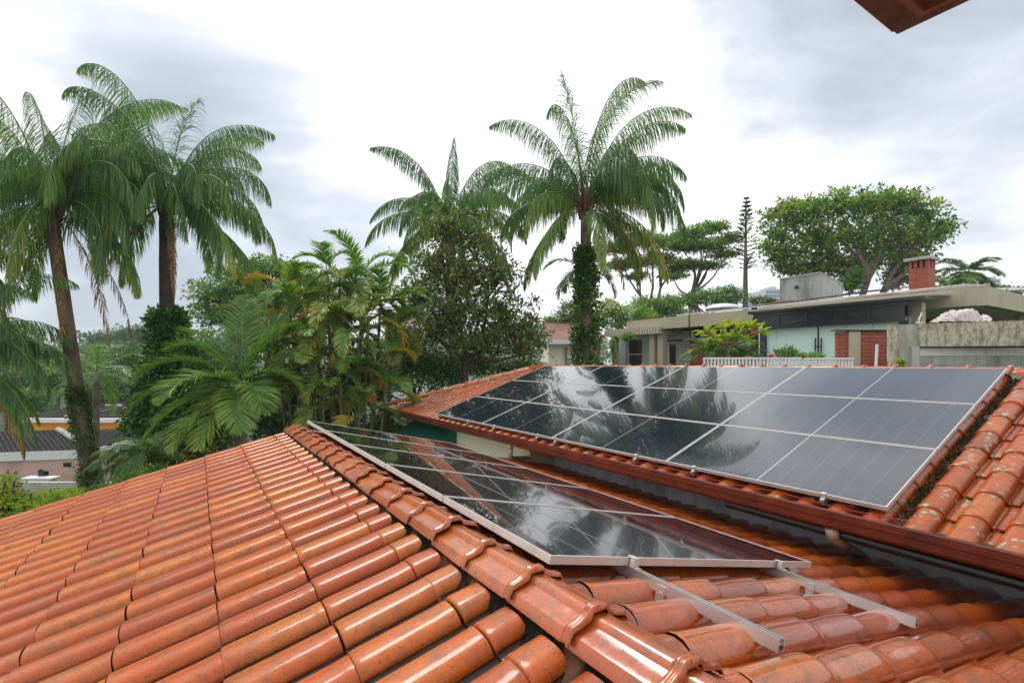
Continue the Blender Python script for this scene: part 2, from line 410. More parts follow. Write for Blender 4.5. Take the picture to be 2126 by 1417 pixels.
LEAF = [(0.0, (0.018, 0.055, 0.014)), (0.3, (0.042, 0.13, 0.024)), (0.55, (0.11, 0.25, 0.036)), (0.72, (0.25, 0.38, 0.055)), (0.84, (0.48, 0.27, 0.03)), (1.0, (0.17, 0.085, 0.045))]
M['palm'] = leafmat('palm_leaflet', [(0.0, (0.018, 0.055, 0.022)), (0.3, (0.042, 0.125, 0.040)), (0.55, (0.13, 0.26, 0.05)), (0.72, (0.32, 0.37, 0.07)), (0.84, (0.52, 0.30, 0.04)), (1.0, (0.21, 0.11, 0.065))], 0.42, 0.32, 0.4)
M['leaf'] = leafmat('broad_leaf', LEAF, 0.42, 0.32, 0.4)
M['leaf_b'] = leafmat('bright_leaf', [(0.0, (0.03, 0.075, 0.012)), (0.5, (0.10, 0.20, 0.02)), (0.8, (0.28, 0.38, 0.025)), (1.0, (0.42, 0.48, 0.04))], 0.42, 0.4)
M['leaf_hazed'] = leafmat('hazed_leaf', [(0.0, (0.04, 0.095, 0.05)), (0.5, (0.09, 0.18, 0.07)), (1.0, (0.20, 0.30, 0.08))], 0.6, 0.25, 0.3)  # paler and bluer: distance haze mixed into the leaf colour
M['leaf_m'] = leafmat('magnolia_leaf', [(0.0, (0.025, 0.07, 0.025)), (0.5, (0.09, 0.19, 0.05)), (0.74, (0.20, 0.29, 0.08)), (0.90, (0.30, 0.11, 0.035)), (1.0, (0.38, 0.15, 0.05))], 0.36, 0.25, 0.45)
M['stem'] = leafmat('palm_stalk', [(0.0, (0.06, 0.08, 0.03)), (1.0, (0.17, 0.14, 0.08))], 0.5, 0.05)

# ================================================================== THE TILED HOUSE
def interp_profile():
    return None
def tiles(name, mat, parent, O, ax_s, ax_t, nrm, pitch, rows, cols, H=0.058, flare=0.007, keep=None, label=None, seed=1, lift=0.016, hue=(0.1, 1.0), bwf=0.345, pexp=2.5, pan=None, gap=0.0045):
    """rows: list of (t_top, t_bottom) measured down the slope from O; cols: list of s of the crest."""
    r = np.random.default_rng(seed)
    xb = np.array([-1, -0.985, -0.93, -0.82, -0.62, -0.34, 0, 0.34, 0.62, 0.82, 0.93, 0.985, 1])
    hb = (np.clip(1 - np.abs(xb) ** pexp, 0, 1)) ** 0.6
    bw = pitch * bwf
    s = np.concatenate(([-pitch * 0.44], xb * bw, [pitch * 0.47, pitch * 0.545, pitch * 0.56]))
    hh = np.concatenate(([0.0], hb, [0.0, 0.004 / H, 0.02 / H]))
    ns = len(s)
    Vs = []; Fs = []; Ts = []
    base = 0
    ax_s, ax_t, nrm, O = (np.array(a, dtype=float) for a in (ax_s, ax_t, nrm, O))
    gi = None
    for (t0, t1) in rows:
        Lr = t1 - t0
        k_ = min(1.0, Lr / 0.2)
        tt = np.array([0, 0.010, 0.028 * k_, 0.06 * k_, Lr * 0.42, Lr * 0.62, Lr - 0.06 * k_, Lr - gap - 0.022, Lr - gap - 0.008, Lr - gap, Lr - gap])
        tt = np.maximum.accumulate(np.clip(tt, 0, Lr))
        hf = np.array([1.05, 1.06, 1.03, 1, 1, 1, 1, 1.0, 0.97, 0.90, 0.60])
        if Lr < 0.25: hf = np.array([1, 1, 1, 1, 1, 1, 1, 1.0, 0.98, 0.92, 0.60])
        lf = tt / max(Lr, 0.1) * lift * min(1, Lr / 0.3)
        lf[-1] -= 0.012
        for c in cols:
            if keep is not None and not keep(c, t0, t1): continue
            js, jt, jr, jh = r.normal(0, 0.0020), r.normal(0, 0.002), r.normal(0, 0.008), r.normal(0, 0.0018)
            A = s[None, :] * np.ones((len(tt), 1)) + c + js + jr * (tt[:, None] - Lr / 2)
            taper = 1 + 0.05 * (tt / max(Lr, 0.1))[:, None]
            A = (A - c) * np.where(np.abs(s[None, :]) <= bw + 1e-6, taper, 1) + c
            B = tt[:, None] + t0 + jt + np.zeros((1, ns))
            C = hh[None, :] * H * hf[:, None] + lf[:, None] + jh
            V = O + A[..., None] * ax_s + B[..., None] * ax_t + C[..., None] * nrm
            Vs.append(V.reshape(-1, 3))
            if gi is None:
                i, j = np.meshgrid(np.arange(len(tt) - 1), np.arange(ns - 1), indexing='ij')
                gi = np.stack([i * ns + j, (i + 1) * ns + j, (i + 1) * ns + j + 1, i * ns + j + 1], -1).reshape(-1, 4)
            Fs.append(gi + base); base += len(tt) * ns
            tv = np.full(len(gi), r.uniform(*hue))
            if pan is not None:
                q_ = np.tile(np.arange(ns - 1), len(tt) - 1); tv[(q_ == 0) | (q_ >= ns - 4)] = pan  # shade in the gaps between barrels, put into the face tint
            Ts.append(tv)
    return mesh_obj(name, np.concatenate(Vs), np.concatenate(Fs), mat, parent, np.concatenate(Ts), True, label)

house = empty('tiled_house', (0, 0, 0), 'house under orange glazed clay tile roofs filling the foreground', 'house')
uax = np.array([UX, UY, 0.0]); vax = np.array([UY, -UX, 0.0]); zax = np.array([0, 0, 1.0])
# --- near gable roof, left slope (rises towards the ridge).  crest plane z = -1.1265 + .263 v
H0 = 0.058
def slope_axes(tan, sign):     # unit vector down the slope, normal
    d = vax * sign + zax * (-abs(tan)); d /= np.linalg.norm(d)
    n = np.cross(uax, d); n /= np.linalg.norm(n)
    if n[2] < 0: n = -n
    return d, n
GU = 7.08                      # gable end
tl = 0.263; cL = math.sqrt(1 + tl * tl)
dL, nL = slope_axes(tl, -1)
vtop = 0.965
OL = np.array(P(0, vtop, -1.1265 + tl * vtop - 0.056 - 0.006))
rowsL = [(0, (vtop - 0.832) * cL)]
tcur = rowsL[0][1]
while tcur < 4.6: rowsL.append((tcur, tcur + 0.371 * cL)); tcur += 0.371 * cL
PL = 0.2285
colsL = [GU - 0.10 - k * PL for k in range(39)]
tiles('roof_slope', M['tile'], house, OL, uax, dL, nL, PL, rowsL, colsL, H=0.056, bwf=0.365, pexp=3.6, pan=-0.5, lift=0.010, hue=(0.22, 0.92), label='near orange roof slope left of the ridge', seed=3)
# --- near gable roof, right slope: crest z = -.58 - .227 v
tr_ = 0.227; cR = math.sqrt(1 + tr_ * tr_)
dR, nR = slope_axes(tr_, 1)
v0R = 1.215
OR_ = np.array(P(0, v0R, -0.58 - tr_ * v0R - 0.086 - 0.012))
rowsR = [(0, 0.09)]
tcur = 0.09
while tcur < 4.25: rowsR.append((tcur, tcur + 0.41)); tcur += 0.41
colsR = [1.08 + 0.23 * k for k in range(-11, 27)]
tiles('roof_slope', M['tile_r'], house, OR_, uax, dR, nR, 0.23, rowsR, colsR, H=0.086, bwf=0.40, pexp=2.2, lift=0.02, gap=0.001, label='near roof slope right of the ridge, running under the lower solar panels', seed=4, hue=(0.0, 0.75))
# underlay
mb = MB()
e0 = -1.1265 - H0 - 0.03
mb.add([P(-3, -4.0, e0 - tl * 4.0), P(GU - 0.02, -4.0, e0 - tl * 4.0), P(GU - 0.02, 1.1, e0 + tl * 1.1), P(-3, 1.1, e0 + tl * 1.1)], [(0, 1, 2, 3)])
e1 = -0.58 - H0 - 0.06
mb.add([P(-3, 1.1, e1 - tr_ * 1.1), P(GU - 0.02, 1.1, e1 - tr_ * 1.1), P(GU - 0.02, 5.34, e1 - tr_ * 5.34), P(-3, 5.34, e1 - tr_ * 5.34)], [(0, 1, 2, 3)])
mb.build('underlay', M['under'], house)
# gable rafters / verge board
mb = MB()
for (va, vb, za, zb) in ((-4.0, 1.1, e0 - tl * 4.0, e0 + tl * 1.1), (1.1, 5.3, e1 - tr_ * 1.1, e1 - tr_ * 5.3)):
    mb.hexa([P(GU - 0.06, va, za - 0.16), P(GU - 0.06, vb, zb - 0.16), P(GU - 0.02, vb, zb - 0.16), P(GU - 0.02, va, za - 0.16),
             P(GU - 0.06, va, za - 0.01), P(GU - 0.06, vb, zb - 0.01), P(GU - 0.02, vb, zb - 0.01), P(GU - 0.02, va, za - 0.01)])
mb.build('verge_board', M['wood'], house)
# mortar bed under the ridge caps
r = np.random.default_rng(5)
prof = [(0.90, -0.955), (0.945, -0.915), (0.972, -0.868), (1.0, -0.853), (1.08, -0.845), (1.17, -0.853), (1.20, -0.86), (1.235, -0.90), (1.30, -0.955)]
nu = 260; Vv = []; Ff = []
for i in range(nu + 1):
    u = -3 + (GU + 2.98) * i / nu
    for (v, z) in prof:
        Vv.append(P(u + r.normal(0, .008), v + r.normal(0, 0.009), z + r.normal(0, 0.009)))
npf = len(prof)
for i in range(nu):
    for k in range(npf - 1): Ff.append((i * npf + k, i * npf + k + 1, (i + 1) * npf + k + 1, (i + 1) * npf + k))
mesh_obj('mortar_bed', Vv, Ff, M['mortar'], house, smooth=True)
# ridge caps
def ridge_caps(name, mat, parent, place, n, L, half, Hc, label=None, seed=1):
    r = np.random.default_rng(seed)
    xs = np.array([-1, -0.975, -0.86, -0.82, -0.60, -0.31, -0.285, -0.205, 0.205, 0.285, 0.31, 0.60, 0.82, 0.86, 0.975, 1.0])
    zs = np.array([0.0, 0.10, 0.44, 0.48, 0.56, 0.70, 0.73, 0.98, 0.98, 0.73, 0.70, 0.56, 0.48, 0.44, 0.10, 0.0])
    # a wavy collar: shoulders swell outwards
    zc = np.array([0.0, 0.12, 0.46, 0.52, 0.60, 0.84, 0.88, 1.04, 1.04, 0.88, 0.84, 0.60, 0.52, 0.46, 0.12, 0.0])
    st = [(0.0, 0, 1.02), (0.003, 1, 1.055), (0.013, 1, 1.065), (0.017, 1, 1.03), (0.021, 1, 1.03), (0.025, 1, 1.06), (0.034, 1, 1.045), (0.039, 0.4, 1.01), (0.044, 0, 0.995), (0.052, 0, 0.994), (0.060, 0, 0.993), (0.96, 0, 0.955), (1.0, 0, 0.95)]
    Vs = []; Fs = []; Ts = []; base = 0; ns = len(xs)
    for k in range(n):
        jl = r.normal(0, 0.003); jz = r.normal(0, 0.003); jy = r.normal(0, 0.012)
        for (a, c, sc) in st:
            l = a if a <= 0.06 else 0.06 + (L - 0.03) * (a - 0.0) / 1.0
            zz = (zs * (1 - c) + zc * c) * Hc * sc + (0.010 if c else 0) - (0.006 if a > 0.4 else 0)
            for x, z in zip(xs, zz):
                Vs.append(place(k * L + l, x * half * (1 + (sc - 1) * 0.8) + jl + jy * (l - L / 2), z + jz))
        m = len(st)
        for i in range(m - 1):
            for j in range(ns - 1):
                Fs.append((base + i * ns + j, base + i * ns + j + 1, base + (i + 1) * ns + j + 1, base + (i + 1) * ns + j)); 
        # thickness lip at the near end
        Fs_n = (m - 1) * (ns - 1)
        Ts += [r.uniform(0.4, 0.85)] * Fs_n
        base += m * ns
    return mesh_obj(name, Vs, Fs, mat, parent, Ts, True, label)
u_first = 1.174 - 0.345 * 11
ridge_caps('ridge_cap', M['tile_c'], house, lambda l, s_, z: P(u_first + l, 1.08 + s_, -0.862 + z), 28, 0.345, 0.127, 0.082, 'row of ribbed ridge tiles on the near roof', 8)

# --- far hipped roof.  crest plane z = CF + .35 v
CF = -2.6865; tf = 0.35; cF = math.sqrt(1 + tf * tf)
dF, nF = slope_axes(tf, -1)
vtF = 7.45
OF = np.array(P(0, vtF, CF + tf * vtF - 0.078 - 0.012))
rowsF = []
t_end = (vtF - 4.31) * cF
tcur = t_end
while tcur > 0.0: rowsF.append((max(0, tcur - 0.3555), tcur)); tcur -= 0.3555
colsF = [1.46 + 0.2535 * k for k in range(-11, 48)]
def hipu(v): return 13.45 - (v - 4.32) * (2.85 / 3.13)
def keepF(c, t0, t1):
    v = vtF - (t0 + t1) / 2 / cF
    return c < hipu(v) + 0.02
tiles('roof_slope', M['tile_far'], house, OF, uax, dF, nF, 0.2535, rowsF, colsF, H=0.078, bwf=0.35, pexp=2.6, lift=0.02, gap=0.001, keep=keepF, label='far tiled roof slope under the upper solar panels', seed=6, hue=(0.1, 0.7))
mb = MB()
e2 = CF - H0 - 0.03
mb.add([P(-3, 4.33, e2 + tf * 4.33), P(hipu(4.33), 4.33, e2 + tf * 4.33), P(hipu(vtF) , vtF + 0.02, e2 + tf * vtF), P(-3, vtF + 0.02, e2 + tf * vtF)], [(0, 1, 2, 3)])
mb.build('underlay', M['under'], house)
mb = MB()
zr = e2 + tf * vtF; vb = 10.6; ze = zr - tf * (vb - vtF)
mb.add([P(-3, vtF, zr), P(hipu(vtF), vtF, zr), P(13.45, vb, ze), P(-3, vb, ze)], [(0, 1, 2, 3)])
mb.add([P(hipu(vtF), vtF, zr), P(13.45, 4.33, e2 + tf * 4.33), P(13.45, vb, ze)], [(0, 1, 2)])
mb.build('roof_slope', M['clayfar'], house, label='rear slopes of the far roof')
# ridge and hip caps of the far roof
ridge_caps('ridge_cap', M['tile_far'], house, lambda l, s_, z: P(-2.6 + l, vtF + 0.03 + s_, -0.115 + z), 38, 0.352, 0.13, 0.088, 'ridge tiles along the top of the far roof', 9)
ha = np.array(P(13.42, 4.36, CF + tf * 4.36)); hb_ = np.array(P(hipu(vtF), vtF, -0.115))
hd = hb_ - ha; hl = np.linalg.norm(hd); hd /= hl
hs = np.cross(hd, zax); hs /= np.linalg.norm(hs); hn = np.cross(hs, hd)
ridge_caps('hip_cap', M['tile_far'], house, lambda l, s_, z: tuple(ha + hd * l + hs * s_ + hn * (z - 0.01)), int(hl / 0.345), 0.345, 0.12, 0.10, 'hip tiles on the left end of the far roof', 10)
# dirty strip beside / under the panels
mb = MB()
nn = 60
rr_ = np.random.default_rng(12)
# gutter
gp = [(4.262, -1.168), (4.270, -1.160), (4.282, -1.164), (4.282, -1.175), (4.275, -1.240), (4.292, -1.250), (4.296, -1.305), (4.315, -1.325), (4.42, -1.325), (4.425, -1.19), (4.42, -1.19), (4.412, -1.31), (4.33, -1.31), (4.305, -1.24), (4.29, -1.165)]
gp = [(4.262, -1.166), (4.270, -1.158), (4.280, -1.162)]
outer = [(4.258, -1.175), (4.258, -1.228), (4.276, -1.240), (4.276, -1.296), (4.300, -1.322), (4.44, -1.322), (4.44, -1.20)]
inner = [(4.43, -1.20), (4.43, -1.312), (4.305, -1.312), (4.288, -1.29), (4.288, -1.235), (4.270, -1.222), (4.270, -1.166)]
mb.extrude_u([(4.264, -1.160)] + outer + inner, -3.2, 13.62, closed=True)
mb.build('gutter', M['gutter'], house)
for gu in (2.6, 5.6, 8.6, 11.6):
    m_ = MB(); m_.extrude_u([(4.260, -1.156), (4.254, -1.176), (4.254, -1.230), (4.272, -1.242), (4.272, -1.299), (4.299, -1.326), (4.33, -1.326), (4.33, -1.3235), (4.3005, -1.3235), (4.2745, -1.2975), (4.2745, -1.2405), (4.2565, -1.2285), (4.2565, -1.176)], gu, gu + 0.045, closed=True); m_.build('gutter_joint', M['gutter'], house)
mb = MB(); mb.ubox(-3.2, 13.5, 4.445, 4.47, -1.36, -1.20); mb.build('fascia_board', M['ply'], house)
mb = MB(); mb.ubox(-3.2, 13.4, 4.475, 5.35, -1.375, -1.35); mb.build('soffit', M['soffit'], house)
mb = MB(); mb.ubox(-3.2, 7.0, 5.33, 5.37, -2.4, -1.376); mb.build('flashing', M['zinc'], house, label='grey metal flashing wall between the two roofs')
mb = MB()
for u in (6.4, 5.2, 4.05, 2.9, 1.75, 0.6):     # standing joints of the flashing
    mb.ubox(u, u + 0.03, 5.315, 5.329, -2.3, -1.38)
mb.build('flashing_joint', M['zinc'], house)
mb = MB(); mb.ubox(7.12, 13.0, 4.9, 9.9, -7.5, -1.377); mb.ubox(-3, 7.0, 5.38, 9.9, -7.5, -1.352); mb.build('wall', M['cream'], house, label='cream rendered wall under the far eave')
mb = MB(); mb.ubox(-3, GU - 0.12, -3.6, 5.2, -7.5, -2.35); mb.build('wall', M['cream'], house, label='wall under the near gable roof')
# slanted apron behind the tiles ends
mb = MB(); mb.tube([P(3.0, 4.42, -1.375), P(0.4, 4.42, -1.40)], 0.04, 10); mb.build('conduit', M['black'], house, label='black pipe slung under the far gutter')
# downpipes
def pipe(pts, rad, name='downpipe', label=None):
    m_ = MB(); m_.tube(pts, rad, 12)
    a, b_ = Vector(pts[0]), Vector(pts[1]); d = (b_ - a).normalized()
    m_.tube([a - d * 0.01, a + d * 0.075], rad * 1.28, 12)
    m_.build(name, M['pvc'], house, True, label)
def upx(px, py, v): u = U_at(px, v); return P(u, v, zpx(py, Yuv(u, v)))
pipe([upx(1727, 1098, 4.36), upx(1729, 1112, 4.37), upx(1742, 1124, 4.5), upx(1800, 1160, 5.15)], 0.038, label='short pale drainpipe elbow resting on the near roof')
g = P(6.9, 4.35, -1.32); pipe([g, P(6.9, 4.36, -1.50), P(7.0, 4.45, -1.58), P(7.3, 5.3, -1.70)], 0.04, label='white drainpipe elbow at the end of the cream wall')
g = P(12.6, 4.36, -1.3); pipe([g, P(12.6, 4.38, -1.45), P(12.3, 4.9, -1.75), P(12.25, 5.3, -2.2), P(12.25, 5.3, -7)], 0.045, label='white drainpipe under the left corner of the far roof')
# upper storey block (behind/right of the photographer) and its eave
mb = MB(); mb.ubox(-6.0, -1.3, 1.7, 4.2, -1.9, 2.4); mb.build('upper_wall', M['cream'], house, label='upper storey wall')
h = 2.4; uc, vc = 1.545, 4.31
mb = MB()
mb.ubox(-6.2, uc, 2.2, vc, h, h + 0.03)
mb.build('eave_soffit', M['ply'], house, label='brown boarded eave corner overhead')
mb = MB()
mb.ubox(-6.2, uc - 0.17, 2.22, 2.30, h - 0.05, h - 0.001)
mb.ubox(uc - 0.215, uc - 0.17, 2.305, vc - 0.14, h - 0.035, h - 0.001)
mb.ubox(-6.2, uc - 0.2155, vc - 0.185, vc - 0.14, h - 0.035, h - 0.001)
mb.build('soffit_trim', M['wood'], house)
cols_e = [2.3 + 0.23 * k for k in range(9)]
# corrugated tile edge seen on the verge of that eave
mb = MB()
nsg = 60
for i in range(nsg):
    a0 = 2.2 + (vc - 2.2) * i / nsg; a1 = 2.2 + (vc - 2.2) * (i + 1) / nsg
    z0 = 0.045 + 0.03 * abs(math.sin(a0 * 12)); z1 = 0.045 + 0.03 * abs(math.sin(a1 * 12))
    mb.hexa([P(-6.2, a0, h + 0.031), P(-6.2, a1, h + 0.031), P(uc + 0.03, a1, h + 0.031), P(uc + 0.03, a0, h + 0.031), P(-6.2, a0, h + z0), P(-6.2, a1, h + z1), P(uc + 0.03, a1, h + z1), P(uc + 0.03, a0, h + z0)])
mb.build('eave_tiles', M['tile'], house)

# green awning on the cream wall
aw = empty('awning', P(11.2, 5.35, -1.8), 'dark green canvas awning on the cream wall below the far gutter', 'awning')
mb = MB()
ua, ub = 10.0, 12.25
top = [(4.89, -1.42), (4.75, -1.48), (4.55, -1.58), (4.28, -1.72), (4.24, -1.80), (4.24, -2.05)]
for i in range(len(top) - 1):
    (v0, z0), (v1, z1) = top[i], top[i + 1]
    mb.add([P(ua, v0, z0), P(ub, v0, z0), P(ub, v1, z1), P(ua, v1, z1)], [(0, 1, 2, 3)])
mb.build('canopy', M['green_cloth'], aw)
for u in (ua, ub):
    mb = MB()
    pts = [P(u, v, z) for v, z in top] + [P(u, 4.89, -2.05)]
    mb.add(pts, [tuple(range(len(pts)))])
    mb.build('side_panel', M['green_cloth'], aw)
mb = MB(); mb.tube([P(ua, 4.24, -2.06), P(ub, 4.24, -2.06)], 0.015); mb.build('front_bar', M['alu'], aw)

# ================================================================== SOLAR PANELS
def panel(O, ax, ay, az, lu, lv, glass, label, group):
    """O = lower-left (u0, v0) corner of the top face; ax along u, ay along slope"""
    from mathutils import Matrix
    e_ = bpy.data.objects.new('solar_panel', None); S.collection.objects.link(e_)
    mtx = Matrix((ax, ay, az)).transposed().to_4x4(); mtx.translation = Vector(O)
    e_.matrix_world = mtx; e_.empty_display_size = 0.2
    tag(e_, label, 'solar panel', group)
    th, wd = 0.036, 0.0085
    m_ = MB()
    def bx(x0, x1, y0, y1): m_.box((x0, y0, -th), (x1, y1, 0))
    bx(0, lu, 0, wd); bx(0, lu, lv - wd, lv); bx(0, wd, wd, lv - wd); bx(lu - wd, lu, wd, lv - wd)
    fo = m_.build('frame', M['alu_w']); fo.parent = e_
    g_ = MB(); g_.box((wd, wd, -0.012), (lu - wd, lv - wd, -0.003))
    go = g_.build('glass', glass); go.parent = e_
    return e_
ax = Vector((UX, UY, 0.009)).normalized()
ayn = Vector((UY, -UX, -0.227)).normalized(); azn = ax.cross(ayn).normalized()
if azn.z < 0: azn = -azn
ax_ = ayn.cross(azn).normalized()
if ax_.dot(ax) < 0: ax_ = -ax_
zA = -0.507
names5 = ['nearest the camera, its front edge over two bare rails', 'second from the front', 'middle one of five', 'fourth from the front', 'farthest, in the narrow corner by the shrubs']
PW = 1.055
for i in range(5):
    u = 1.633 + i * 1.062
    O = Vector(P(u, 1.228, zA - 0.227 * 1.228 + 0.009 * (u - 1.633)))
    panel(O, ax_, ayn, azn, 1.045, 2.11, M['solar_near'], 'near roof solar panel, ' + names5[i], 'solar panels on the near roof')
ay = Vector((UY, -UX, 0.35)).normalized(); axf = Vector((UX, UY, 0)); azf = axf.cross(ay).normalized()
if azf.z < 0: azf = -azf
cP = -1.07 - 0.35 * 4.385
rown = ['bottom', 'middle', 'top']; coln = ['rightmost', 'second from the right', 'third from the right', 'leftmost']
u0f, u1f = 1.634, 9.985
cw = (u1f - u0f) / 4; rh = (7.325 - 4.373) * 1.0 / 3 * cF
for j in range(3):
    for i in range(4):
        u = u0f + i * cw; v = 4.373 + j * rh / cF
        panel(Vector(P(u, v, cP + 0.35 * v)), axf, ay, azf, cw - 0.015, rh - 0.018, M['solar_far'],
              'far roof solar panel, %s row, %s of four' % (rown[j], coln[i]), 'solar panels on the far roof')
# rails -------------------------------------------------------------
def bar(mb_, a, b, wv, hv):        # box bar from a to b with width vector and height vector
    a, b, wv, hv = Vector(a), Vector(b), Vector(wv), Vector(hv)
    mb_.hexa([a - wv, a + wv, b + wv, b - wv, a - wv + hv, a + wv + hv, b + wv + hv, b - wv + hv])
def rail_near(v, u_end, label):
    za = lambda u: zA - 0.227 * v + 0.009 * (u - 1.633)
    t = empty('mounting_rail', P(u_end, v, za(u_end) - 0.08), label, 'mounting rail', 'aluminium rails below the lower panels')
    m_ = MB(); hv = Vector(azn); wv = ayn
    a = Vector(P(u_end, v, za(u_end))) - azn * 0.083; b = Vector(P(6.85, v, za(6.85))) - azn * 0.083
    bar(m_, a, b, wv * 0.019, hv * 0.006)
    bar(m_, a - wv * 0.0165 + hv * 0.006, b - wv * 0.0165 + hv * 0.006, wv * 0.0025, hv * 0.036)
    bar(m_, a + wv * 0.0165 + hv * 0.006, b + wv * 0.0165 + hv * 0.006, wv * 0.0025, hv * 0.036)
    bar(m_, a + hv * 0.024, b + hv * 0.024, wv * 0.0139, hv * 0.004)
    for sg in (-1, 1): bar(m_, a + wv * 0.0116 * sg + hv * 0.0422, b + wv * 0.0116 * sg + hv * 0.0422, wv * 0.0074, hv * 0.004)
    m_.build('rail', M['alu'], t)
    m_ = MB()
    c = Vector(P(1.61, v, za(1.61)))
    bar(m_, c - azn * 0.038 - ax_ * 0.012, c - azn * 0.038 + ax_ * 0.012, wv * 0.016, hv * 0.044)
    bar(m_, c + azn * 0.002 - ax_ * 0.004, c + azn * 0.002 + ax_ * 0.034, wv * 0.016, hv * 0.005)
    bar(m_, c - azn * 0.039 - ax_ * 0.035, c - azn * 0.039 - ax_ * 0.013, wv * 0.013, hv * 0.008)
    m_.build('clamp', M['alu_w'], t)
    m_ = MB()
    c = Vector(P(1.43, v - 0.022, za(1.43)))
    bar(m_, c - azn * 0.12 - ax_ * 0.022, c - azn * 0.12 + ax_ * 0.022, wv * 0.003, hv * 0.075)
    bar(m_, c - azn * 0.12 - wv * 0.02 - ax_ * 0.022, c - azn * 0.12 - wv * 0.02 + ax_ * 0.022, wv * 0.017, hv * 0.005)
    m_.tube([c - azn * 0.075 - wv * 0.010, c - azn * 0.075 + wv * 0.006], 0.006, 6)
    m_.build('bracket', M['alu'], t)
rail_near(1.69, 0.93, 'left bare aluminium rail end sticking out below the lower panels')
rail_near(2.90, 0.955, 'right bare aluminium rail end sticking out below the lower panels')
pxs = [(565, 'leftmost'), (722, 'second from the left'), (988, 'third from the left'), (1100, 'fourth from the left'), (1590, 'fifth from the left'), (1945, 'second from the right')]
us = []
for (zx, nm) in pxs: us.append((780 + zx / 2.953, nm))
us.append((1500 + 590 * 0.3529, 'rightmost'))
for (px, nm) in us:
    u = U_at(px, 4.36)
    zz = cP + 0.35 * 4.33
    t = empty('mounting_rail', P(u, 4.33, zz - 0.07), '%s of the rail ends poking out under the far panels' % nm, 'mounting rail', 'rail ends under the far panels')
    m_ = MB()
    a = Vector(P(u, 4.325, cP + 0.35 * 4.325)) - azf * 0.075; b = Vector(P(u, 7.2, cP + 0.35 * 7.2)) - azf * 0.075
    bar(m_, a, b, axf * 0.017, azf * 0.036); m_.build('rail', M['alu'], t)
    m_ = MB(); c = Vector(P(u, 4.36, cP + 0.35 * 4.36))
    bar(m_, c - azf * 0.038, c - azf * 0.038 + ay * 0.012, axf * 0.018, azf * 0.05)
    bar(m_, c + azf * 0.003, c + azf * 0.003 + ay * 0.03, axf * 0.018, azf * 0.005)
    bar(m_, c - azf * 0.037 - ay * 0.03, c - azf * 0.037, axf * 0.015, azf * 0.009)
    m_.build('clamp', M['alu_w'], t)
# moss and litter in the strip to the right of the upper panels
V_, F_, T_ = [], [], []
r = np.random.default_rng(21)
k = 0
for i in range(1500):
    v = r.uniform(4.45, 7.38); u = 1.60 + r.normal(-0.025, 0.03)
    z = CF + 0.35 * v - 0.055 + r.uniform(0, 0.012)
    p = np.array(P(u, v, z)); s_ = r.uniform(0.006, 0.02)
    a = r.normal(0, 1, 3); a /= np.linalg.norm(a); b_ = np.cross(a, r.normal(0, 1, 3)); b_ /= np.linalg.norm(b_)
    V_ += [p - a * s_, p + b_ * s_ * .6, p + a * s_, p - b_ * s_ * .6]; F_.append((k, k + 1, k + 2, k + 3)); T_.append(r.uniform(0, 0.5)); k += 4
tag(mesh_obj('moss', V_, np.array(F_), simple('moss_litter', (0.04, 0.045, 0.018), 0.9, 0.5, 12), None, T_), 'dark moss and leaf litter along the right edge of the upper panels', 'moss', None, 'stuff')
# red cable below the upper panels
mb = MB(); pts = []
for i in range(40):
    f_ = i / 39; u = 4.7 - 3.2 * f_
    pts.append(P(u, 4.355, cP + 0.35 * 4.36 - 0.055 - 0.02 * abs(math.sin(f_ * 9))))
mb.tube(pts, 0.004, 6); tag(mb.build('cable', simple('red_cable', (0.4, 0.02, 0.02), 0.4, 0.1)), 'thin red cable sagging below the bottom edge of the upper panels', 'cable')
exec_marker = 0

# ================================================================== TERRAIN
def sstep(x, a, b):
    t = np.clip((x - a) / (b - a), 0, 1); return t * t * (3 - 2 * t)
def terr(x, y):
    h = -7.3 + 0 * x
    h = h + 5.6 * sstep(x + 0.25 * (y - 15), 0.5, 6.5) * sstep(y, 11.0, 15.0)
    h = h + 7.0 * sstep(y, 45, 170) * (1 - sstep(x, 0, 30))
    return h
def tz(x, y): return float(terr(np.float64(x), np.float64(y))) + CZ
gx = np.concatenate([np.linspace(-1500, -120, 14), np.linspace(-100, 100, 81), np.linspace(120, 1500, 14)])
gy = np.concatenate([np.linspace(-400, -40, 6), np.linspace(-30, 220, 101), np.linspace(260, 1900, 14)])
X_, Y_ = np.meshgrid(gx, gy, indexing='ij'); Z_ = terr(X_, Y_) + CZ
nx, ny = X_.shape
i, j = np.meshgrid(np.arange(nx - 1), np.arange(ny - 1), indexing='ij')
Fg = np.stack([i * ny + j, (i + 1) * ny + j, (i + 1) * ny + j + 1, i * ny + j + 1], -1).reshape(-1, 4)
tag(mesh_obj('ground', np.stack([X_, Y_, Z_], -1).reshape(-1, 3), Fg, M['ground'], smooth=True), None, None, None, 'structure')

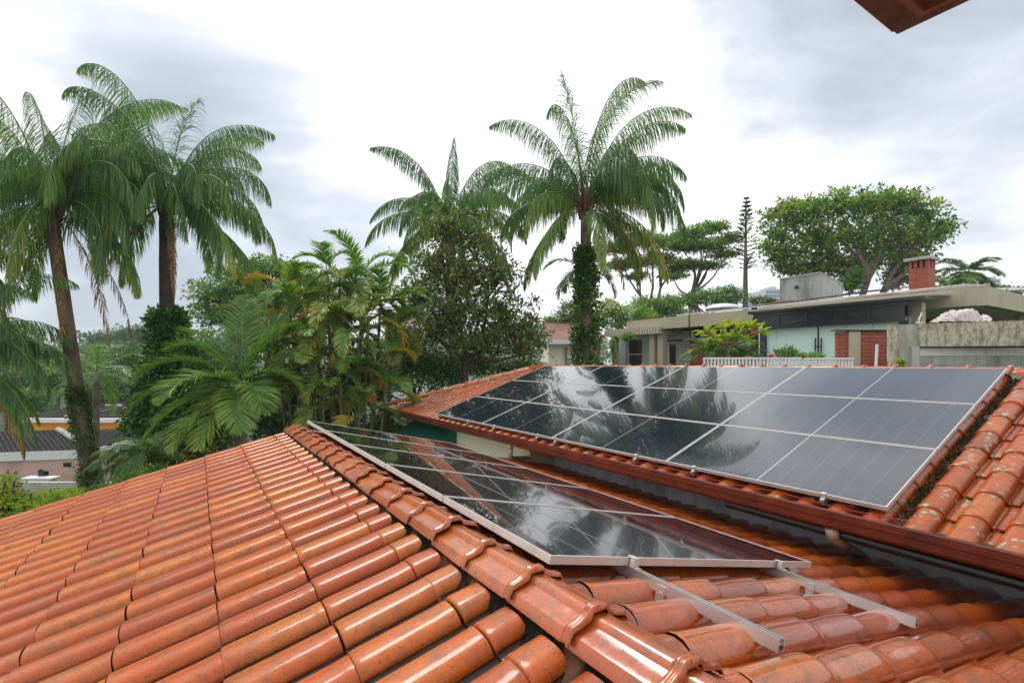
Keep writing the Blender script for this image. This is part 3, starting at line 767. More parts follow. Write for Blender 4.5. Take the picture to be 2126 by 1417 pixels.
# ================================================================== NEIGHBOUR'S MODERN HOUSE (facade parallel to the ridge)
V0 = 20.0
def fz(py, px, V): u = U_at(px, V); return zpx(py, Yuv(u, V))
nh = empty('modern_house', P(10, V0, -2), 'low modern house with deep beige fascia, white louvres and red brick', 'house')
uL, uR = U_at(1300.5, V0), U_at(2027, V0)
zt = fz(667, 1300.5, V0); zb = fz(688, 1300.5, V0)
uJ = U_at(1431, V0)
mb = MB(); mb.ubox(uJ + 0.02, uL, V0, V0 + 0.25, zb, zt); mb.ubox(uR, uJ - 0.02, V0, V0 + 0.25, zb, zt); mb.build('fascia', M['beige'], nh)
mb = MB(); mb.ubox(uJ - 0.019, uJ + 0.019, V0 - 0.03, V0 + 0.2, zb - 0.02, zt + 0.02); mb.build('fascia_joint', M['black'], nh)
mb = MB(); mb.ubox(uR, uL - 0.02, V0 + 0.26, V0 + 9, zb + 0.08, zb + 0.28); mb.build('soffit', M['white'], nh)
# fascia return at the right end: second step
uR2 = U_at(2061, V0 + 1.3)
mb = MB(); mb.ubox(uR - 0.25, uR - 0.002, V0 + 0.0, V0 + 9, zb - 0.02, zt)
mb.build('fascia', M['beige'], nh, label='right end return of the beige fascia')
mb = MB()
a = W(2061, 645, 19.0); b_ = W(2500, 612.5, 19.0)
mb.box((a.x, 19.0, a.z), (b_.x, 19.25, b_.z)); mb.build('fascia', M['beige'], nh, label='stepped back beige fascia at the right edge')
# wall bits under the fascia
Vw = V0 + 1.6
zfl = -2.0
def wall_px(x0, x1, y0, y1, mat, name, V=Vw, d=0.12, label=None, par=None):
    ua, ub = U_at(x0, V), U_at(x1, V)
    za = zpx(y1, Yuv(U_at((x0 + x1) / 2, V), V)) if y1 is not None else zfl; zb2 = zpx(y0, Yuv(U_at((x0 + x1) / 2, V), V))
    m_ = MB(); m_.ubox(min(ua, ub), max(ua, ub), V, V + d, za, zb2)
    return m_.build(name, mat, par or nh, label=label)
wall_px(1424, 1570, 676, None, M['redwall'], 'wall', Vw, 0.2, 'dark red wall under the fascia')
wall_px(1374, 1424, 679, None, M['redwall'], 'wall', Vw + 0.02, 0.2, 'dark red wall behind the louvres')
# louvred clerestory + sliding shutters + door
wo = wall_px(1384, 1431, 688, 704, M['white'], 'window', Vw - 0.05, 0.05)
wall_px(1386, 1406, 690, 702, M['louvre'], 'pane', Vw - 0.07, 0.02, par=wo); wall_px(1409, 1429, 690, 702, M['louvre'], 'pane', Vw - 0.07, 0.02, par=wo)
wall_px(1384, 1404, 709, None, M['white'], 'door_frame', Vw - 0.05, 0.05)
wall_px(1390, 1402, 712, None, M['dark_glass'], 'door', Vw - 0.08, 0.03)
wall_px(1405, 1431, 708, None, M['louvre'], 'shutter', Vw - 0.09, 0.04)
wall_px(1432, 1460, 710, None, M['brick'], 'brick_wall', Vw - 0.3, 0.15)
for (a, b2) in ((1365, 1376), (1348, 1358)):
    wall_px(a, b2, 690, None, M['beige'], 'column', V0 + 0.1, 0.35)
# mint curtained glazing bay left of columns
bay = wall_px(1277, 1350, 693, None, M['white'], 'window', V0 + 1.2, 0.05)
wall_px(1306, 1332, 705, None, M['dark_glass'], 'pane', V0 + 1.17, 0.03, par=bay)
wall_px(1281, 1303, 700, None, M['curtain'], 'curtain', V0 + 1.16, 0.03, par=bay)
wall_px(1334, 1350, 700, None, M['curtain'], 'curtain', V0 + 1.16, 0.03, par=bay)
wall_px(1280, 1350, 734, 736, M['white'], 'glazing_bar', V0 + 1.12, 0.03, par=bay)
wall_px(1271, 1277, 697, None, M['beige2'], 'column', V0 + 0.3, 0.3)
# scalloped concrete canopy
mb = MB(); ua = U_at(1366, V0 - 0.3); ub = U_at(1253, V0 - 0.3); n = 22
for i in range(n):
    a = ua + (ub - ua) * i / n; c = ua + (ub - ua) * (i + 0.72) / n
    mb.ubox(a, c, V0 - 0.3, V0 + 1.6, fz(697, 1300, V0), fz(683, 1300, V0))
mb.ubox(ua, ub, V0 - 0.1, V0 + 1.7, fz(692, 1300, V0), fz(687, 1300, V0) )
mb.build('ribbed_canopy', M['beige2'], nh)
# roof: tilted wet metal sheets above the fascia
mb = MB()
def sheet(p, mat=None, t_=0.05):
    q = [Vector(x) for x in p]
    mb.hexa([tuple(a_ - Vector((0, 0, t_))) for a_ in q] + [tuple(a_) for a_ in q])
z1 = zt + 0.04
sheet([P(uR + 0.3, V0 + 0.3, z1), P(uR + 0.3, V0 + 7, z1 + 0.55), P(uL - 1.0, V0 + 7, z1 + 0.25), P(uL - 2.5, V0 + 0.3, z1)])
mb.build('roof_sheet', M['roof_metal'], nh)
mb = MB()
for (u0_, u1_, v_, dz) in ((12.2, 7.6, 1.0, 0.16), (7.4, 5.0, 1.6, 0.30), (4.6, 3.5, 2.2, 0.42), (2.9, 1.2, 1.2, 0.34)):
    us0 = u0_ + 6.5; us1 = u1_ + 6.5
    sheet([P(us1, V0 + v_, z1 + dz), P(us1, V0 + v_ + 2.0, z1 + dz + 0.28), P(us0, V0 + v_ + 2.0, z1 + dz + 0.28), P(us0, V0 + v_, z1 + dz)], t_=0.04)
mb.build('rooftop_panel', M['black'], nh, label='dark solar sheets tilted on the flat roof')
mb = MB()
for k in range(3):
    vv = V0 + 0.5 + 0.8 * k
    mb.tube([P(uR + 0.3, vv, z1 + 0.12 + 0.06 * k), P(uL - 3, vv, z1 + 0.06)], 0.03, 6)
mb.build('roof_pipe', M['pvc'], nh)
# skylight dome + rust box
mb = MB(); c = W(1500, 633, 26.5)
for a in range(12):
    for k in range(4):
        def q(a_, k_): 
            th = PI / 2 * k_ / 4; return (c.x + math.cos(2 * PI * a_ / 12) * 0.9 * math.cos(th), c.y + math.sin(2 * PI * a_ / 12) * 0.9 * math.cos(th), c.z - 0.2 + 0.27 * math.sin(th))
        mb.add([q(a, k), q(a + 1, k), q(a + 1, k + 1), q(a, k + 1)], [(0, 1, 2, 3)])
mb.build('skylight_dome', M['white'], nh, True)
mb = MB(); mb.pbox(1619, 624, 1660, 641, 22.5, 1.2); mb.build('roof_hatch', M['wood'], nh)
# chimney (part of that house)
Vc = 21.4
uc1, uc2 = U_at(1887, Vc), U_at(1927, Vc)
dvc = 0.05
while True:
    q = P(uc2, Vc + dvc, 0)
    if HX + F * q[0] / q[1] > 1942 or dvc > 2: break
    dvc += 0.01
Yc = Yuv(uc2, Vc)
cz0, cz1, cz2 = zpx(611, Yc), zpx(553, Yc), zpx(537, Yc)
ch = MB(); ch.ubox(uc2, uc1, Vc, Vc + dvc, cz0 - 0.4, cz1)
wu = uc1 - uc2
for fx in (0, 0.30, 0.58, 0.86): ch.ubox(uc2 + wu * fx, uc2 + wu * (fx + 0.14), Vc, Vc + 0.18, cz1, cz2)
for fx in (0, 0.86): ch.ubox(uc2 + wu * fx, uc2 + wu * (fx + 0.14), Vc + dvc - 0.18, Vc + dvc, cz1, cz2)
ch.ubox(uc2, uc2 + wu * .14, Vc + dvc * .42, Vc + dvc * .58, cz1, cz2)
cho = ch.build('chimney', M['brick'], nh)
ch = MB(); ch.ubox(uc2 - 0.1, uc1 + 0.12, Vc - 0.12, Vc + dvc + 0.12, cz2, cz2 + 0.10); ch.build('chimney_cap', M['concrete_p'], cho)
ch = MB(); ch.ubox(uc2 + wu * .3, uc2 + wu * .7, Vc + dvc * .3, Vc + dvc * .7, cz1, cz2 - 0.01); ch.build('flue', M['black'], cho)
# water tank
wt = empty('water_tank', W(1685, 620, 27), 'grey stained concrete water tank standing on the modern house roof', 'water tank')
mb = MB(); A = W(1619, 615, 25.5); 
def vbox(name, corners, z0, z1, mat, par, label=None):
    m_ = MB(); m_.hexa([(x, y, z0) for x, y in corners] + [(x, y, z1) for x, y in corners]); return m_.build(name, mat, par, label=label)
p1 = W(1619, 0, 24); p2 = W(1703, 0, 22.3); p3 = W(1750, 0, 25.5); p4 = (p1.x + p3.x - p2.x, p1.y + p3.y - p2.y)
vbox('tank_body', [(p1.x, p1.y), (p2.x, p2.y), (p3.x, p3.y), p4], CZ + zpx(630, 24), CZ + zpx(574, 23.2), M['tank'], wt)
c0 = Vector(((p1.x + p3.x) / 2, (p1.y + p3.y) / 2, 0))
cc = [((x - c0.x) * 1.02 + c0.x, (y - c0.y) * 1.02 + c0.y) for x, y in [(p1.x, p1.y), (p2.x, p2.y), (p3.x, p3.y), p4]]
vbox('tank_lid', cc, CZ + zpx(574, 23.2) , CZ + zpx(571.5, 23.2), M['concrete_p'], wt)
mb = MB(); q_ = W(1652, 596, 23.28); mb.tube([q_, q_ + Vector((0, -0.12, 0))], 0.07, 12); mb.build('overflow_pipe', M['black'], wt)
# floodlight + joint pipe + AC
fl = empty('floodlight', P(U_at(1565, V0), V0 - 0.2, zt), 'small grey floodlight on the top edge of the beige fascia', 'floodlight')
mb = MB(); q_ = W(1565, 641, Yuv(U_at(1565, V0 - 0.3), V0 - 0.3)); mb.box((q_.x - .16, q_.y - .05, q_.z - .08), (q_.x + .16, q_.y + .05, q_.z + .1)); mb.build('lamp_head', M['alu'], fl)
mb = MB(); mb.box((q_.x - .13, q_.y - .06, q_.z - .06), (q_.x + .13, q_.y - .051, q_.z + .07)); mb.build('lamp_glass', M['dark_glass'], fl)
mb = MB(); mb.tube([q_ + Vector((0.14, 0.05, 0)), q_ + Vector((0.5, 0.25, 0.06))], 0.03, 6); mb.build('bracket', M['alu'], fl)
ac = empty('air_conditioner', P(U_at(1448, Vw), Vw - 0.4, 0.8), 'white outdoor air conditioner unit on the dark red wall', 'air conditioner')
Yac = Yuv(U_at(1448, Vw - 0.5), Vw - 0.5)
mb = MB(); mb.pbox(1440, 685, 1463, 702.5, Yac, 0.35); mb.build('casing', M['white'], ac)
q_ = W(1448, 694, Yac); mb = MB()
mb.tube([q_ + Vector((0, -0.004, 0)), q_ + Vector((0, -0.03, 0))], 0.19, 20); mb.build('fan_grille', M['black'], ac)
mb = MB(); mb.tube([q_ + Vector((0, -0.031, 0)), q_ + Vector((0, -0.045, 0))], 0.06, 12); mb.build('fan_hub', M['white'], ac)
# beige side wall between pavilion and right recess
Vs = V0 - 1.2
wall_px(1876, 1914, 629, None, M['beige'], 'wall', Vs, 0.3, 'beige wall beside the glass pavilion')
# recess under right fascia
mb = MB(); mb.pbox(1905, 640, 2130, 760, 21.5, 0.2); mb.build('wall', M['redwall'], nh, label='dark recess wall under the right fascia')
mb = MB(); mb.pbox(2117, 645, 2126, 664, 18.6, 0.2); mb.build('column', M['beige'], nh, label='post at the right edge')
mb = MB(); mb.pbox(1906, 646, 1942, 700, 20.8, 0.2); mb.build('brick_wall', M['brick'], nh, label='brick strip in the shade')
# glass pavilion ---------------------------------------------------
gp_ = empty('glass_pavilion', P(U_at(1720, 18.0), 18.0, -2), 'black framed pavilion with mint frosted glass walls and dark blinds', 'pavilion')
Vp = 18.0
zpt = fz(652, 1564, Vp); zpb = fz(681.5, 1571, Vp)
uA, uB = U_at(1564, Vp), U_at(1880, Vp)
mb = MB(); mb.ubox(uB - 0.5, uA + 0.15, Vp - 0.12, Vp + 0.5, zpt, zpt + 0.09); mb.build('roof_edge', M['steel_blk'], gp_)
mb = MB(); mb.ubox(uB, uA, Vp, Vp + 0.15, zpb - 0.05, zpb + 0.09); mb.ubox(uB, uA, Vp, Vp + 0.15, zpt - 0.14, zpt - 0.002); mb.build('beam', M['steel_blk'], gp_)
for k in range(5):
    a = uB + (uA - uB) * k / 5 + 0.04; c = uB + (uA - uB) * (k + 1) / 5 - 0.04
    m_ = MB(); m_.ubox(a, c, Vp + 0.05, Vp + 0.08, zpb + 0.092, zpt - 0.142); m_.build('blind', M['awn_glass'], gp_)
    m_ = MB(); m_.ubox(c, c + 0.08, Vp + 0.01, Vp + 0.13, zpb + 0.091, zpt - 0.141); m_.build('mullion', M['steel_blk'], gp_)
for (x0, x1) in ((1571, 1583), (1869, 1881)):
    ua, ub = U_at(x0, Vp), U_at(x1, Vp); m_ = MB(); m_.ubox(ub, ua, Vp + 0.2, Vp + 0.45, -2, zpt - 0.003); m_.build('post', M['steel_blk'], gp_)
edges = [1584, 1612, 1640, 1700, 1758, 1812, 1866]
for k in range(6):
    ua, ub = U_at(edges[k], Vp + 0.3), U_at(edges[k + 1], Vp + 0.3)
    m_ = MB(); m_.ubox(ub + 0.008, ua - 0.008, Vp + 0.3, Vp + 0.32, -2, zpb - 0.052); m_.build('glass_pane', M['mint_glass'], gp_)
for px in (1692.5, 1705):
    q_ = W(px, 718, Yuv(U_at(px, Vp + 0.25), Vp + 0.22)); m_ = MB(); m_.tube([q_ + Vector((0, 0, .28)), q_ + Vector((0, 0, -.3))], 0.022, 8)
    m_.tube([q_ + Vector((0.0, 0, -.02)), q_ + Vector((0.1 if px < 1700 else -0.1, 0, -.02))], 0.02, 6); m_.build('door_handle', M['black'], gp_)
m_ = MB(); q_ = W(1699, 700, Yuv(U_at(1699, Vp + 0.28), Vp + 0.28)); m_.box((q_.x - .02, q_.y - .01, CZ - 2), (q_.x + .02, q_.y + .02, CZ + zpb - 0.055)); m_.build('door_seal', M['black'], gp_)
# pavilion sloping roof behind band
mb = MB(); sheet([P(uB - 0.5, Vp, zpt + 0.12), P(uB - 0.5, V0 - 0.02, zpt + 0.28), P(uA + 0.1, V0 - 0.02, zpt + 0.2), P(uA + 0.1, Vp, zpt + 0.12)], t_=0.03); mb.build('roof_sheet', M['roof_metal'], gp_)

# brick barbecue block --------------------------------------------
bq = empty('brick_kiosk', W(1790, 755, 13.6), 'low red brick block with beige post in front of the glass pavilion', 'brick kiosk')
mb = MB(); mb.pbox(1738, 688, 1763, 800, 13.6, 0.1); mb.pbox(1787, 686, 1848, 800, 13.6, 0.1); mb.build('brick_wall', M['brick'], bq)
mb = MB(); mb.pbox(1763.3, 687, 1786.7, 800, 13.55, 0.15); mb.build('post', M['beige'], bq)
mb = MB(); mb.pbox(1736, 684, 1849, 686.5, 13.5, 0.22); mb.build('coping', M['black'], bq)
# concrete wall ---------------------------------------------------
cw_ = empty('concrete_wall', W(1990, 757, 12.0), 'stained raw concrete wall with block infill at the right', 'wall')
def slab(x0, x1, yt0, yt1, yb0, yb1, Y0, Y1, d, mat, name):
    a, b2, c2, d2 = W(x0, yb0, Y0), W(x1, yb1, Y1), W(x1, yt1, Y1), W(x0, yt0, Y0)
    m_ = MB(); dd = Vector((0, d, 0))
    m_.hexa([a, b2, b2 + dd, a + dd, d2, c2, c2 + dd, d2 + dd]); return m_.build(name, mat, cw_)
slab(1849, 1866, 674, 673.5, 840, 840, 12.2, 12.1, 0.12, M['concrete'], 'pillar')
slab(1866.2, 1909, 673.5, 673, 840, 840, 12.15, 12.05, 0.12, M['concrete_p'], 'pillar')
slab(1909.2, 2330, 672, 658, 719, 716, 12.0, 11.2, 0.4, M['concrete'], 'beam')
slab(1893, 1909, 719, 719, 840, 840, 12.02, 11.98, 0.1, M['tank'], 'pillar')
for row, (ya, yb) in enumerate(((722, 738), (738.6, 757), (757.6, 790))):
    xs = [1909.5 - (20 if row % 2 else 0) + 46 * k for k in range(10)]
    m_ = MB()
    for k in range(9):
        x0 = max(xs[k], 1909.5); x1 = xs[k + 1] - 0.8
        q0 = W(x0, yb, 12.12); q1 = W(x1, ya, 12.12); m_.box((q0.x, 12.12, q0.z), (q1.x, 12.3, q1.z))
    m_.build('block_course', M['white'] if row == 0 else M['tank'], cw_)
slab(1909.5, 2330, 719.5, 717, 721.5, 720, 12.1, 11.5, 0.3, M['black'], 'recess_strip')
# bunched cloth on the wall ---------------------------------------
def blob_cloth(name, px, py, Y, pts, label, cat):
    """draped sheet: ridged heightfield between base points"""
    V_, F_ = [], []
    nx_, ny_ = 26, 12
    r = np.random.default_rng(len(label))
    for i in range(nx_):
        fx = i / (nx_ - 1); x = pts[0][0] + (pts[-1][0] - pts[0][0]) * fx
        top = np.interp(x, [p[0] for p in pts], [p[1] for p in pts])
        for j in range(ny_):
            a = PI * j / (ny_ - 1)
            fold = 0.03 * math.sin(fx * 34 + j * 0.9) + 0.02 * math.sin(fx * 71)
            hgt = (667 - top) / F * Y
            q = W(x, 667, Y)
            V_.append((q.x + 0.02 * math.sin(j * 2.1 + i), q.y - 0.05 + 0.42 * (j / (ny_ - 1)) + fold, q.z + hgt * (math.sin(a) ** 0.6) + fold * 0.5))
    for i in range(nx_ - 1):
        for j in range(ny_ - 1): F_.append((i * ny_ + j, (i + 1) * ny_ + j, (i + 1) * ny_ + j + 1, i * ny_ + j + 1))
    return tag(mesh_obj(name, V_, F_, M['cloth'], smooth=True), label, cat)
blob_cloth('dust_sheet', 0, 0, 12.0, [(1955, 667), (1962, 661), (1972, 650), (1980, 647), (1988, 652), (1993, 667)], 'small grey heap of cloth left of the pale sheet on the concrete wall', 'cloth')
blob_cloth('dust_sheet', 0, 0, 12.0, [(1989, 667), (1991, 641), (1998, 644), (2008, 642), (2020, 640), (2031, 638), (2036, 650), (2041, 660), (2050, 662), (2060, 650), (2066, 648), (2064, 660), (2058, 667)], 'pale pinkish sheet bunched on top of the concrete wall', 'cloth')
ta = empty('garden_tap', W(1908, 670, 12.05), 'white tap stub standing on the concrete wall by the beige wall', 'tap')
mb = MB(); q = W(1908, 672, 12.0); mb.tube([q, q + Vector((0, 0, .13)), q + Vector((0.05, 0, .2)), q + Vector((0.06, 0, .28))], 0.018, 8); mb.tube([q + Vector((-.07, 0, .03)), q + Vector((.1, 0, .02))], 0.018, 8); mb.build('tap_body', M['white'], ta)
# electric fence post ---------------------------------------------
ef = empty('electric_fence_post', W(1819, 755, 11.2), 'slim white post with black insulators in front of the brick kiosk', 'post')
mb = MB(); a = W(1818, 790, 11.2); b_ = W(1822, 714.5, 11.2); bar(mb, a, b_, Vector((0.025, 0, 0)), Vector((0, 0.03, 0))); mb.build('post', M['white'], ef)
for py in (720, 733, 745):
    q = W(1823.5, py, 11.2); m_ = MB(); m_.tube([q, q + Vector((0.035, 0, 0))], 0.012, 8); m_.build('insulator', M['black'], ef)
# picket railings on planter walls --------------------------------
def railing(x0, x1, ytop, Y, gap, label, w_=0.055):
    t = empty('picket_railing', W((x0 + x1) / 2, 757, Y), label, 'railing', 'white picket railings on the terrace')
    m_ = MB(); a = W(x0, ytop, Y); b2 = W(x1, ytop, Y); m_.box((a.x, Y - .03, a.z - .05), (b2.x, Y + .03, a.z)); m_.build('top_rail', M['white'], t)
    m_ = MB(); x = a.x
    while x < b2.x - w_: m_.box((x, Y - .012, a.z - .75), (x + w_, Y + .012, a.z - .051)); x += gap
    m_.build('pickets', M['white'], t)
railing(1460, 1664, 741.5, 13.0, 0.092, 'long white picket railing behind the roof ridge under the frangipani')
railing(1671, 1772, 742, 12.8, 0.085, 'short white picket railing behind the roof ridge left of the brick kiosk')
tr = MB(); a = W(1455, 752, 13.3); b_ = W(1775, 752, 13.3); tr.box((a.x, 13.2, CZ - 2.2), (b_.x, 17.3, CZ - 0.35)); tag(tr.build('terrace', M['concrete_p']), None, None, None, 'structure')

# ================================================================== HOUSES ON THE LEFT
ca, sa = math.cos(R(12.6)), math.sin(R(12.6))
aD = (-sa, ca); bD = (ca, sa)       # receding, rightwards
ph = empty('pink_house', W(190, 1000, 22), 'pink rendered house with white fascia and dark corrugated roof', 'house')
c0 = W(192, 933, 22.0); ox, oy = c0.x, c0.y; zf = c0.z
LB, LA = 13.0, 7.5
gz = CZ - 7.4
o_ = (ox - bD[0] * LB, oy - bD[1] * LB)
mb = MB(); mb.rbox((o_[0] + aD[0] * .12 + bD[0] * .2, o_[1] + aD[1] * .12 + bD[1] * .2), bD, aD, LB - 0.4, LA - .4, gz, zf - 0.38); mb.build('wall', M['pink'], ph)
mb = MB(); mb.rbox(o_, bD, aD, LB, LA, zf - 0.375, zf); mb.build('fascia', M['white'], ph)
def hp(fb, fa, dz): return (o_[0] + bD[0] * LB * fb + aD[0] * LA * fa, o_[1] + bD[1] * LB * fb + aD[1] * LA * fa, zf + dz)
mb = MB(); mb.add([hp(0.005, 0.005, .01), hp(0.995, 0.005, .01), hp(0.995, 0.995, .01), hp(0.005, 0.995, .01), hp(0.26, .5, .5), hp(0.735, .5, .5)], [(0, 1, 5, 4), (1, 2, 5), (2, 3, 4, 5), (3, 0, 4)]); mb.build('roof', M['corr'], ph)
mb = MB(); mb.tube([hp(0.99, 0.01, .05), hp(0.735, 0.5, .52)], 0.13, 8); mb.build('roof_hip', M['tank'], ph)
mb = MB(); q = W(164, 930, 22.4); mb.tube([q, q + Vector((-0.35, 0.5, 0.12))], 0.17, 12); mb.build('roof_barrel', M['white'], ph, True, 'white cylinder lying on the roof edge')
Yp = 22.1
wn = MB(); wn.pbox(112, 958, 147, 970, 21.9, 0.3); wno = wn.build('window', M['beige'], ph)
wn = MB(); wn.pbox(114, 960, 128.5, 968.5, 21.86, 0.03); wn.build('pane', M['dark_glass'], wno); wn = MB(); wn.pbox(130, 960, 145.5, 968.5, 21.86, 0.03); wn.build('pane', M['dark_glass'], wno)
# garden annex in front
an = empty('annex', W(80, 1000, 20), 'low white annex with flat roof in front of the pink house', 'annex')
mb = MB(); mb.pbox(44, 996.5, 102, 1100, 20.35, 0.35); mb.build('wall', M['white'], an)
mb = MB(); mb.pbox(42, 992, 106, 996, 20.3, 0.45); mb.build('roof', M['white'], an)
bh = empty('bird_house', W(85, 985, 20.3), 'small dark roofed bird house on the white annex', 'bird house')
mb = MB(); mb.pbox(79, 978, 91, 988, 20.7, 0.22); mb.build('box', M['black'], bh)
mb = MB(); p0 = W(75, 977.7, 20.6); p1 = W(95, 977.7, 20.6); p2 = W(85, 972.5, 20.6); dd = Vector((0, .4, 0))
mb.add([p0, p1, p2, p0 + dd, p1 + dd, p2 + dd], [(0, 1, 2), (3, 5, 4), (0, 3, 4, 1), (1, 4, 5, 2), (2, 5, 3, 0)]); mb.build('roof', M['steel_blk'], bh)
gwl = MB(); gwl.pbox(44, 1001, 260, 1040, 19.0, 0.2); tag(gwl.build('garden_wall', M['concrete_p']), 'low grey garden wall in front of the pink house', 'wall')
# orange house
oh = empty('orange_house', W(230, 900, 31), 'orange rendered house with white fascia behind the pink house', 'house')
mb = MB(); mb.pbox(60, 877, 300, 1010, 31, 8); mb.build('wall', M['orange'], oh)
mb = MB(); mb.pbox(45, 868.5, 272, 877, 30.6, 0.35); mb.build('fascia', M['white'], oh)
a0 = W(45, 868.5, 30.8); a1 = W(275, 868.5, 30.8); mb = MB()
mb.add([(a0.x, 30.6, a0.z - .02), (a1.x, 30.6, a1.z - .02), (a1.x + 1, 38, a1.z + 1.0), (a0.x, 38, a1.z + 1.0), (a0.x, 38, a0.z - .3), (a1.x + 1, 38, a0.z - .3)], [(0, 1, 2, 3), (4, 5, 1, 0), (3, 2, 5, 4)]); mb.build('roof', M['corr'], oh)
def onroof(px0, px1, f0, f1, dz=0.06):
    x0 = a0.x + (a1.x - a0.x) * (px0 - 45) / 230; x1 = a0.x + (a1.x - a0.x) * (px1 - 45) / 230
    y0 = 30.6 + 7.4 * f0; y1 = 30.6 + 7.4 * f1; z0_ = a0.z + 1.0 * f0 + dz; z1_ = a0.z + 1.0 * f1 + dz
    return [(x0, y0, z0_), (x1, y0, z0_), (x1 + .2, y1, z1_), (x0 + .2, y1, z1_)]
for k, (s0, s1) in enumerate(((122, 141), (142.5, 161))):
    for j, nm2 in enumerate(('lower', 'upper')):
        p = onroof(s0, s1, 0.08 + 0.42 * j, 0.47 + 0.42 * j, 0.08)
        t = empty('solar_panel', p[0], 'small %s %s solar panel on the orange house roof' % (nm2, ('left', 'right')[k]), 'solar panel', 'solar panels on the orange house')
        m_ = MB(); m_.hexa([(x, y, z - .05) for x, y, z in p] + p); m_.build('frame', M['alu_w'], t)
        c4 = [Vector(x) for x in p]; cen = sum(c4, Vector()) / 4; q4 = [tuple(cen + (x - cen) * 0.94 + Vector((0, 0, 0.004))) for x in c4]
        m_ = MB(); m_.add(q4, [(0, 1, 2, 3)]); m_.build('glass', M['dark_glass'], t)
mb = MB(); p = onroof(222, 252, 0.2, 0.62, 0.1); mb.hexa([(x, y, z - .08) for x, y, z in p] + p); mb.build('skylight', M['white'], oh)
mb = MB(); mb.pbox(266, 887, 280, 895, 30.9, 0.4); mb.build('window_unit', M['alu'], oh)
# white/red roofed neighbours seen between the trees in the middle
def gable_house(name, label, x0, x1, yr, ye, Y, depth, wallm, roofm, over=0.5, yb=800):
    t = empty(name, W((x0 + x1) / 2, yb, Y), label, 'house')
    a = W(x0, ye, Y); b2 = W(x1, ye, Y); zr_ = zpx(yr, Y + depth / 2) + CZ
    m_ = MB(); m_.box((a.x + over, Y + over, CZ + zpx(yb, Y)), (b2.x - over, Y + depth - over, a.z - 0.15)); m_.build('wall', wallm, t)
    m_ = MB(); ym = Y + depth / 2; th = 0.12
    m_.hexa([(a.x, Y, a.z - th), (b2.x, Y, a.z - th), (b2.x - .6, ym, zr_ - th), (a.x + .6, ym, zr_ - th), (a.x, Y, a.z), (b2.x, Y, a.z), (b2.x - .6, ym, zr_), (a.x + .6, ym, zr_)])
    m_.hexa([(a.x + .6, ym + .002, zr_ - th), (b2.x - .6, ym + .002, zr_ - th), (b2.x, Y + depth, a.z - th), (a.x, Y + depth, a.z - th), (a.x + .6, ym + .002, zr_), (b2.x - .6, ym + .002, zr_), (b2.x, Y + depth, a.z), (a.x, Y + depth, a.z)])
    m_.build('roof', roofm, t)
    m_ = MB(); m_.tube([(a.x + .6, ym, zr_ + .03), (b2.x - .6, ym, zr_ + .03)], 0.1, 8); m_.build('ridge', M['tile_r'], t)
    m_ = MB(); m_.box((a.x - .02, Y - .06, a.z - .28), (b2.x + .02, Y - .002, a.z - 0.02)); m_.build('fascia', M['white'], t)
    return t
g1 = gable_house('bungalow', 'bungalow with pale pink clay roof behind the ivy covered palm', 1120, 1262, 666, 703, 26, 8, M['cream'], M['clayfar'], yb=810)
m_ = MB(); m_.pbox(1178, 722, 1212, 780, 26.38, 0.1); m_.build('garage_door', M['white'], g1)
m_ = MB(); m_.pbox(1174, 720, 1178, 780, 26.3, 0.19); m_.pbox(1228, 708, 1232, 780, 26.0, 0.15); m_.build('post', M['wood'], g1)
m_ = MB(); m_.pbox(1215, 708, 1247, 780, 26.42, 0.06); m_.build('shutter', M['wood'], g1)
g2 = gable_house('townhouse', 'white townhouse with red clay roof glimpsed through the shrubs', 780, 890, 648, 672, 34, 9, M['white'], M['clayfar'], yb=840)
mb = MB(); mb.pbox(836, 640, 851, 668, 36, 0.7); ch2 = mb.build('chimney', M['brick'], g2)
mb = MB(); mb.pbox(833, 637.5, 854, 640, 35.9, 0.9); mb.build('chimney_cap', M['concrete_p'], ch2)
g3 = empty('white_house', W(920, 760, 24), 'white flat roofed house hidden behind the magnolia', 'house')
mb = MB(); mb.pbox(893, 702, 985, 900, 24, 6); mb.build('wall', M['white'], g3)
mb = MB(); mb.pbox(885, 655, 932, 690, 27, 4); mb.build('upper_wall', M['white'], g3)
mb = MB(); mb.pbox(880, 650, 938, 655, 26.7, 4.6); mb.build('roof', M['white'], g3)
mb = MB(); mb.pbox(903, 662, 915, 684, 26.94, 0.05); mb.build('window', M['dark_glass'], g3)
# distant towers
for (x0, y0, x1, y1, Y, lab) in ((1590, 600, 1622, 640, 150, 'pale apartment block far behind the water tank'), (2054, 578, 2078, 606, 170, 'pale blue tower far off at the right edge')):
    t = empty('apartment_block', W((x0 + x1) / 2, y1 + 60, Y), lab, 'building')
    mb = MB(); mb.pbox(x0, y0, x1, y1 + 90, Y, 12); mb.pbox(x0 + 8, y0 - 5, x1 - 10, y0, Y + 2, 6); mb.build('wall', M['farbldg'], t)
    for a in range(5):
        for b2 in range(4):
            xx = x0 + 2 + a * (x1 - x0 - 4) / 5; yy = y0 + 4 + b2 * 8
            m_ = MB(); m_.pbox(xx, yy, xx + (x1 - x0) / 9, yy + 3.5, Y - 0.12, 0.1); m_.build('window', M['farglass'], t)

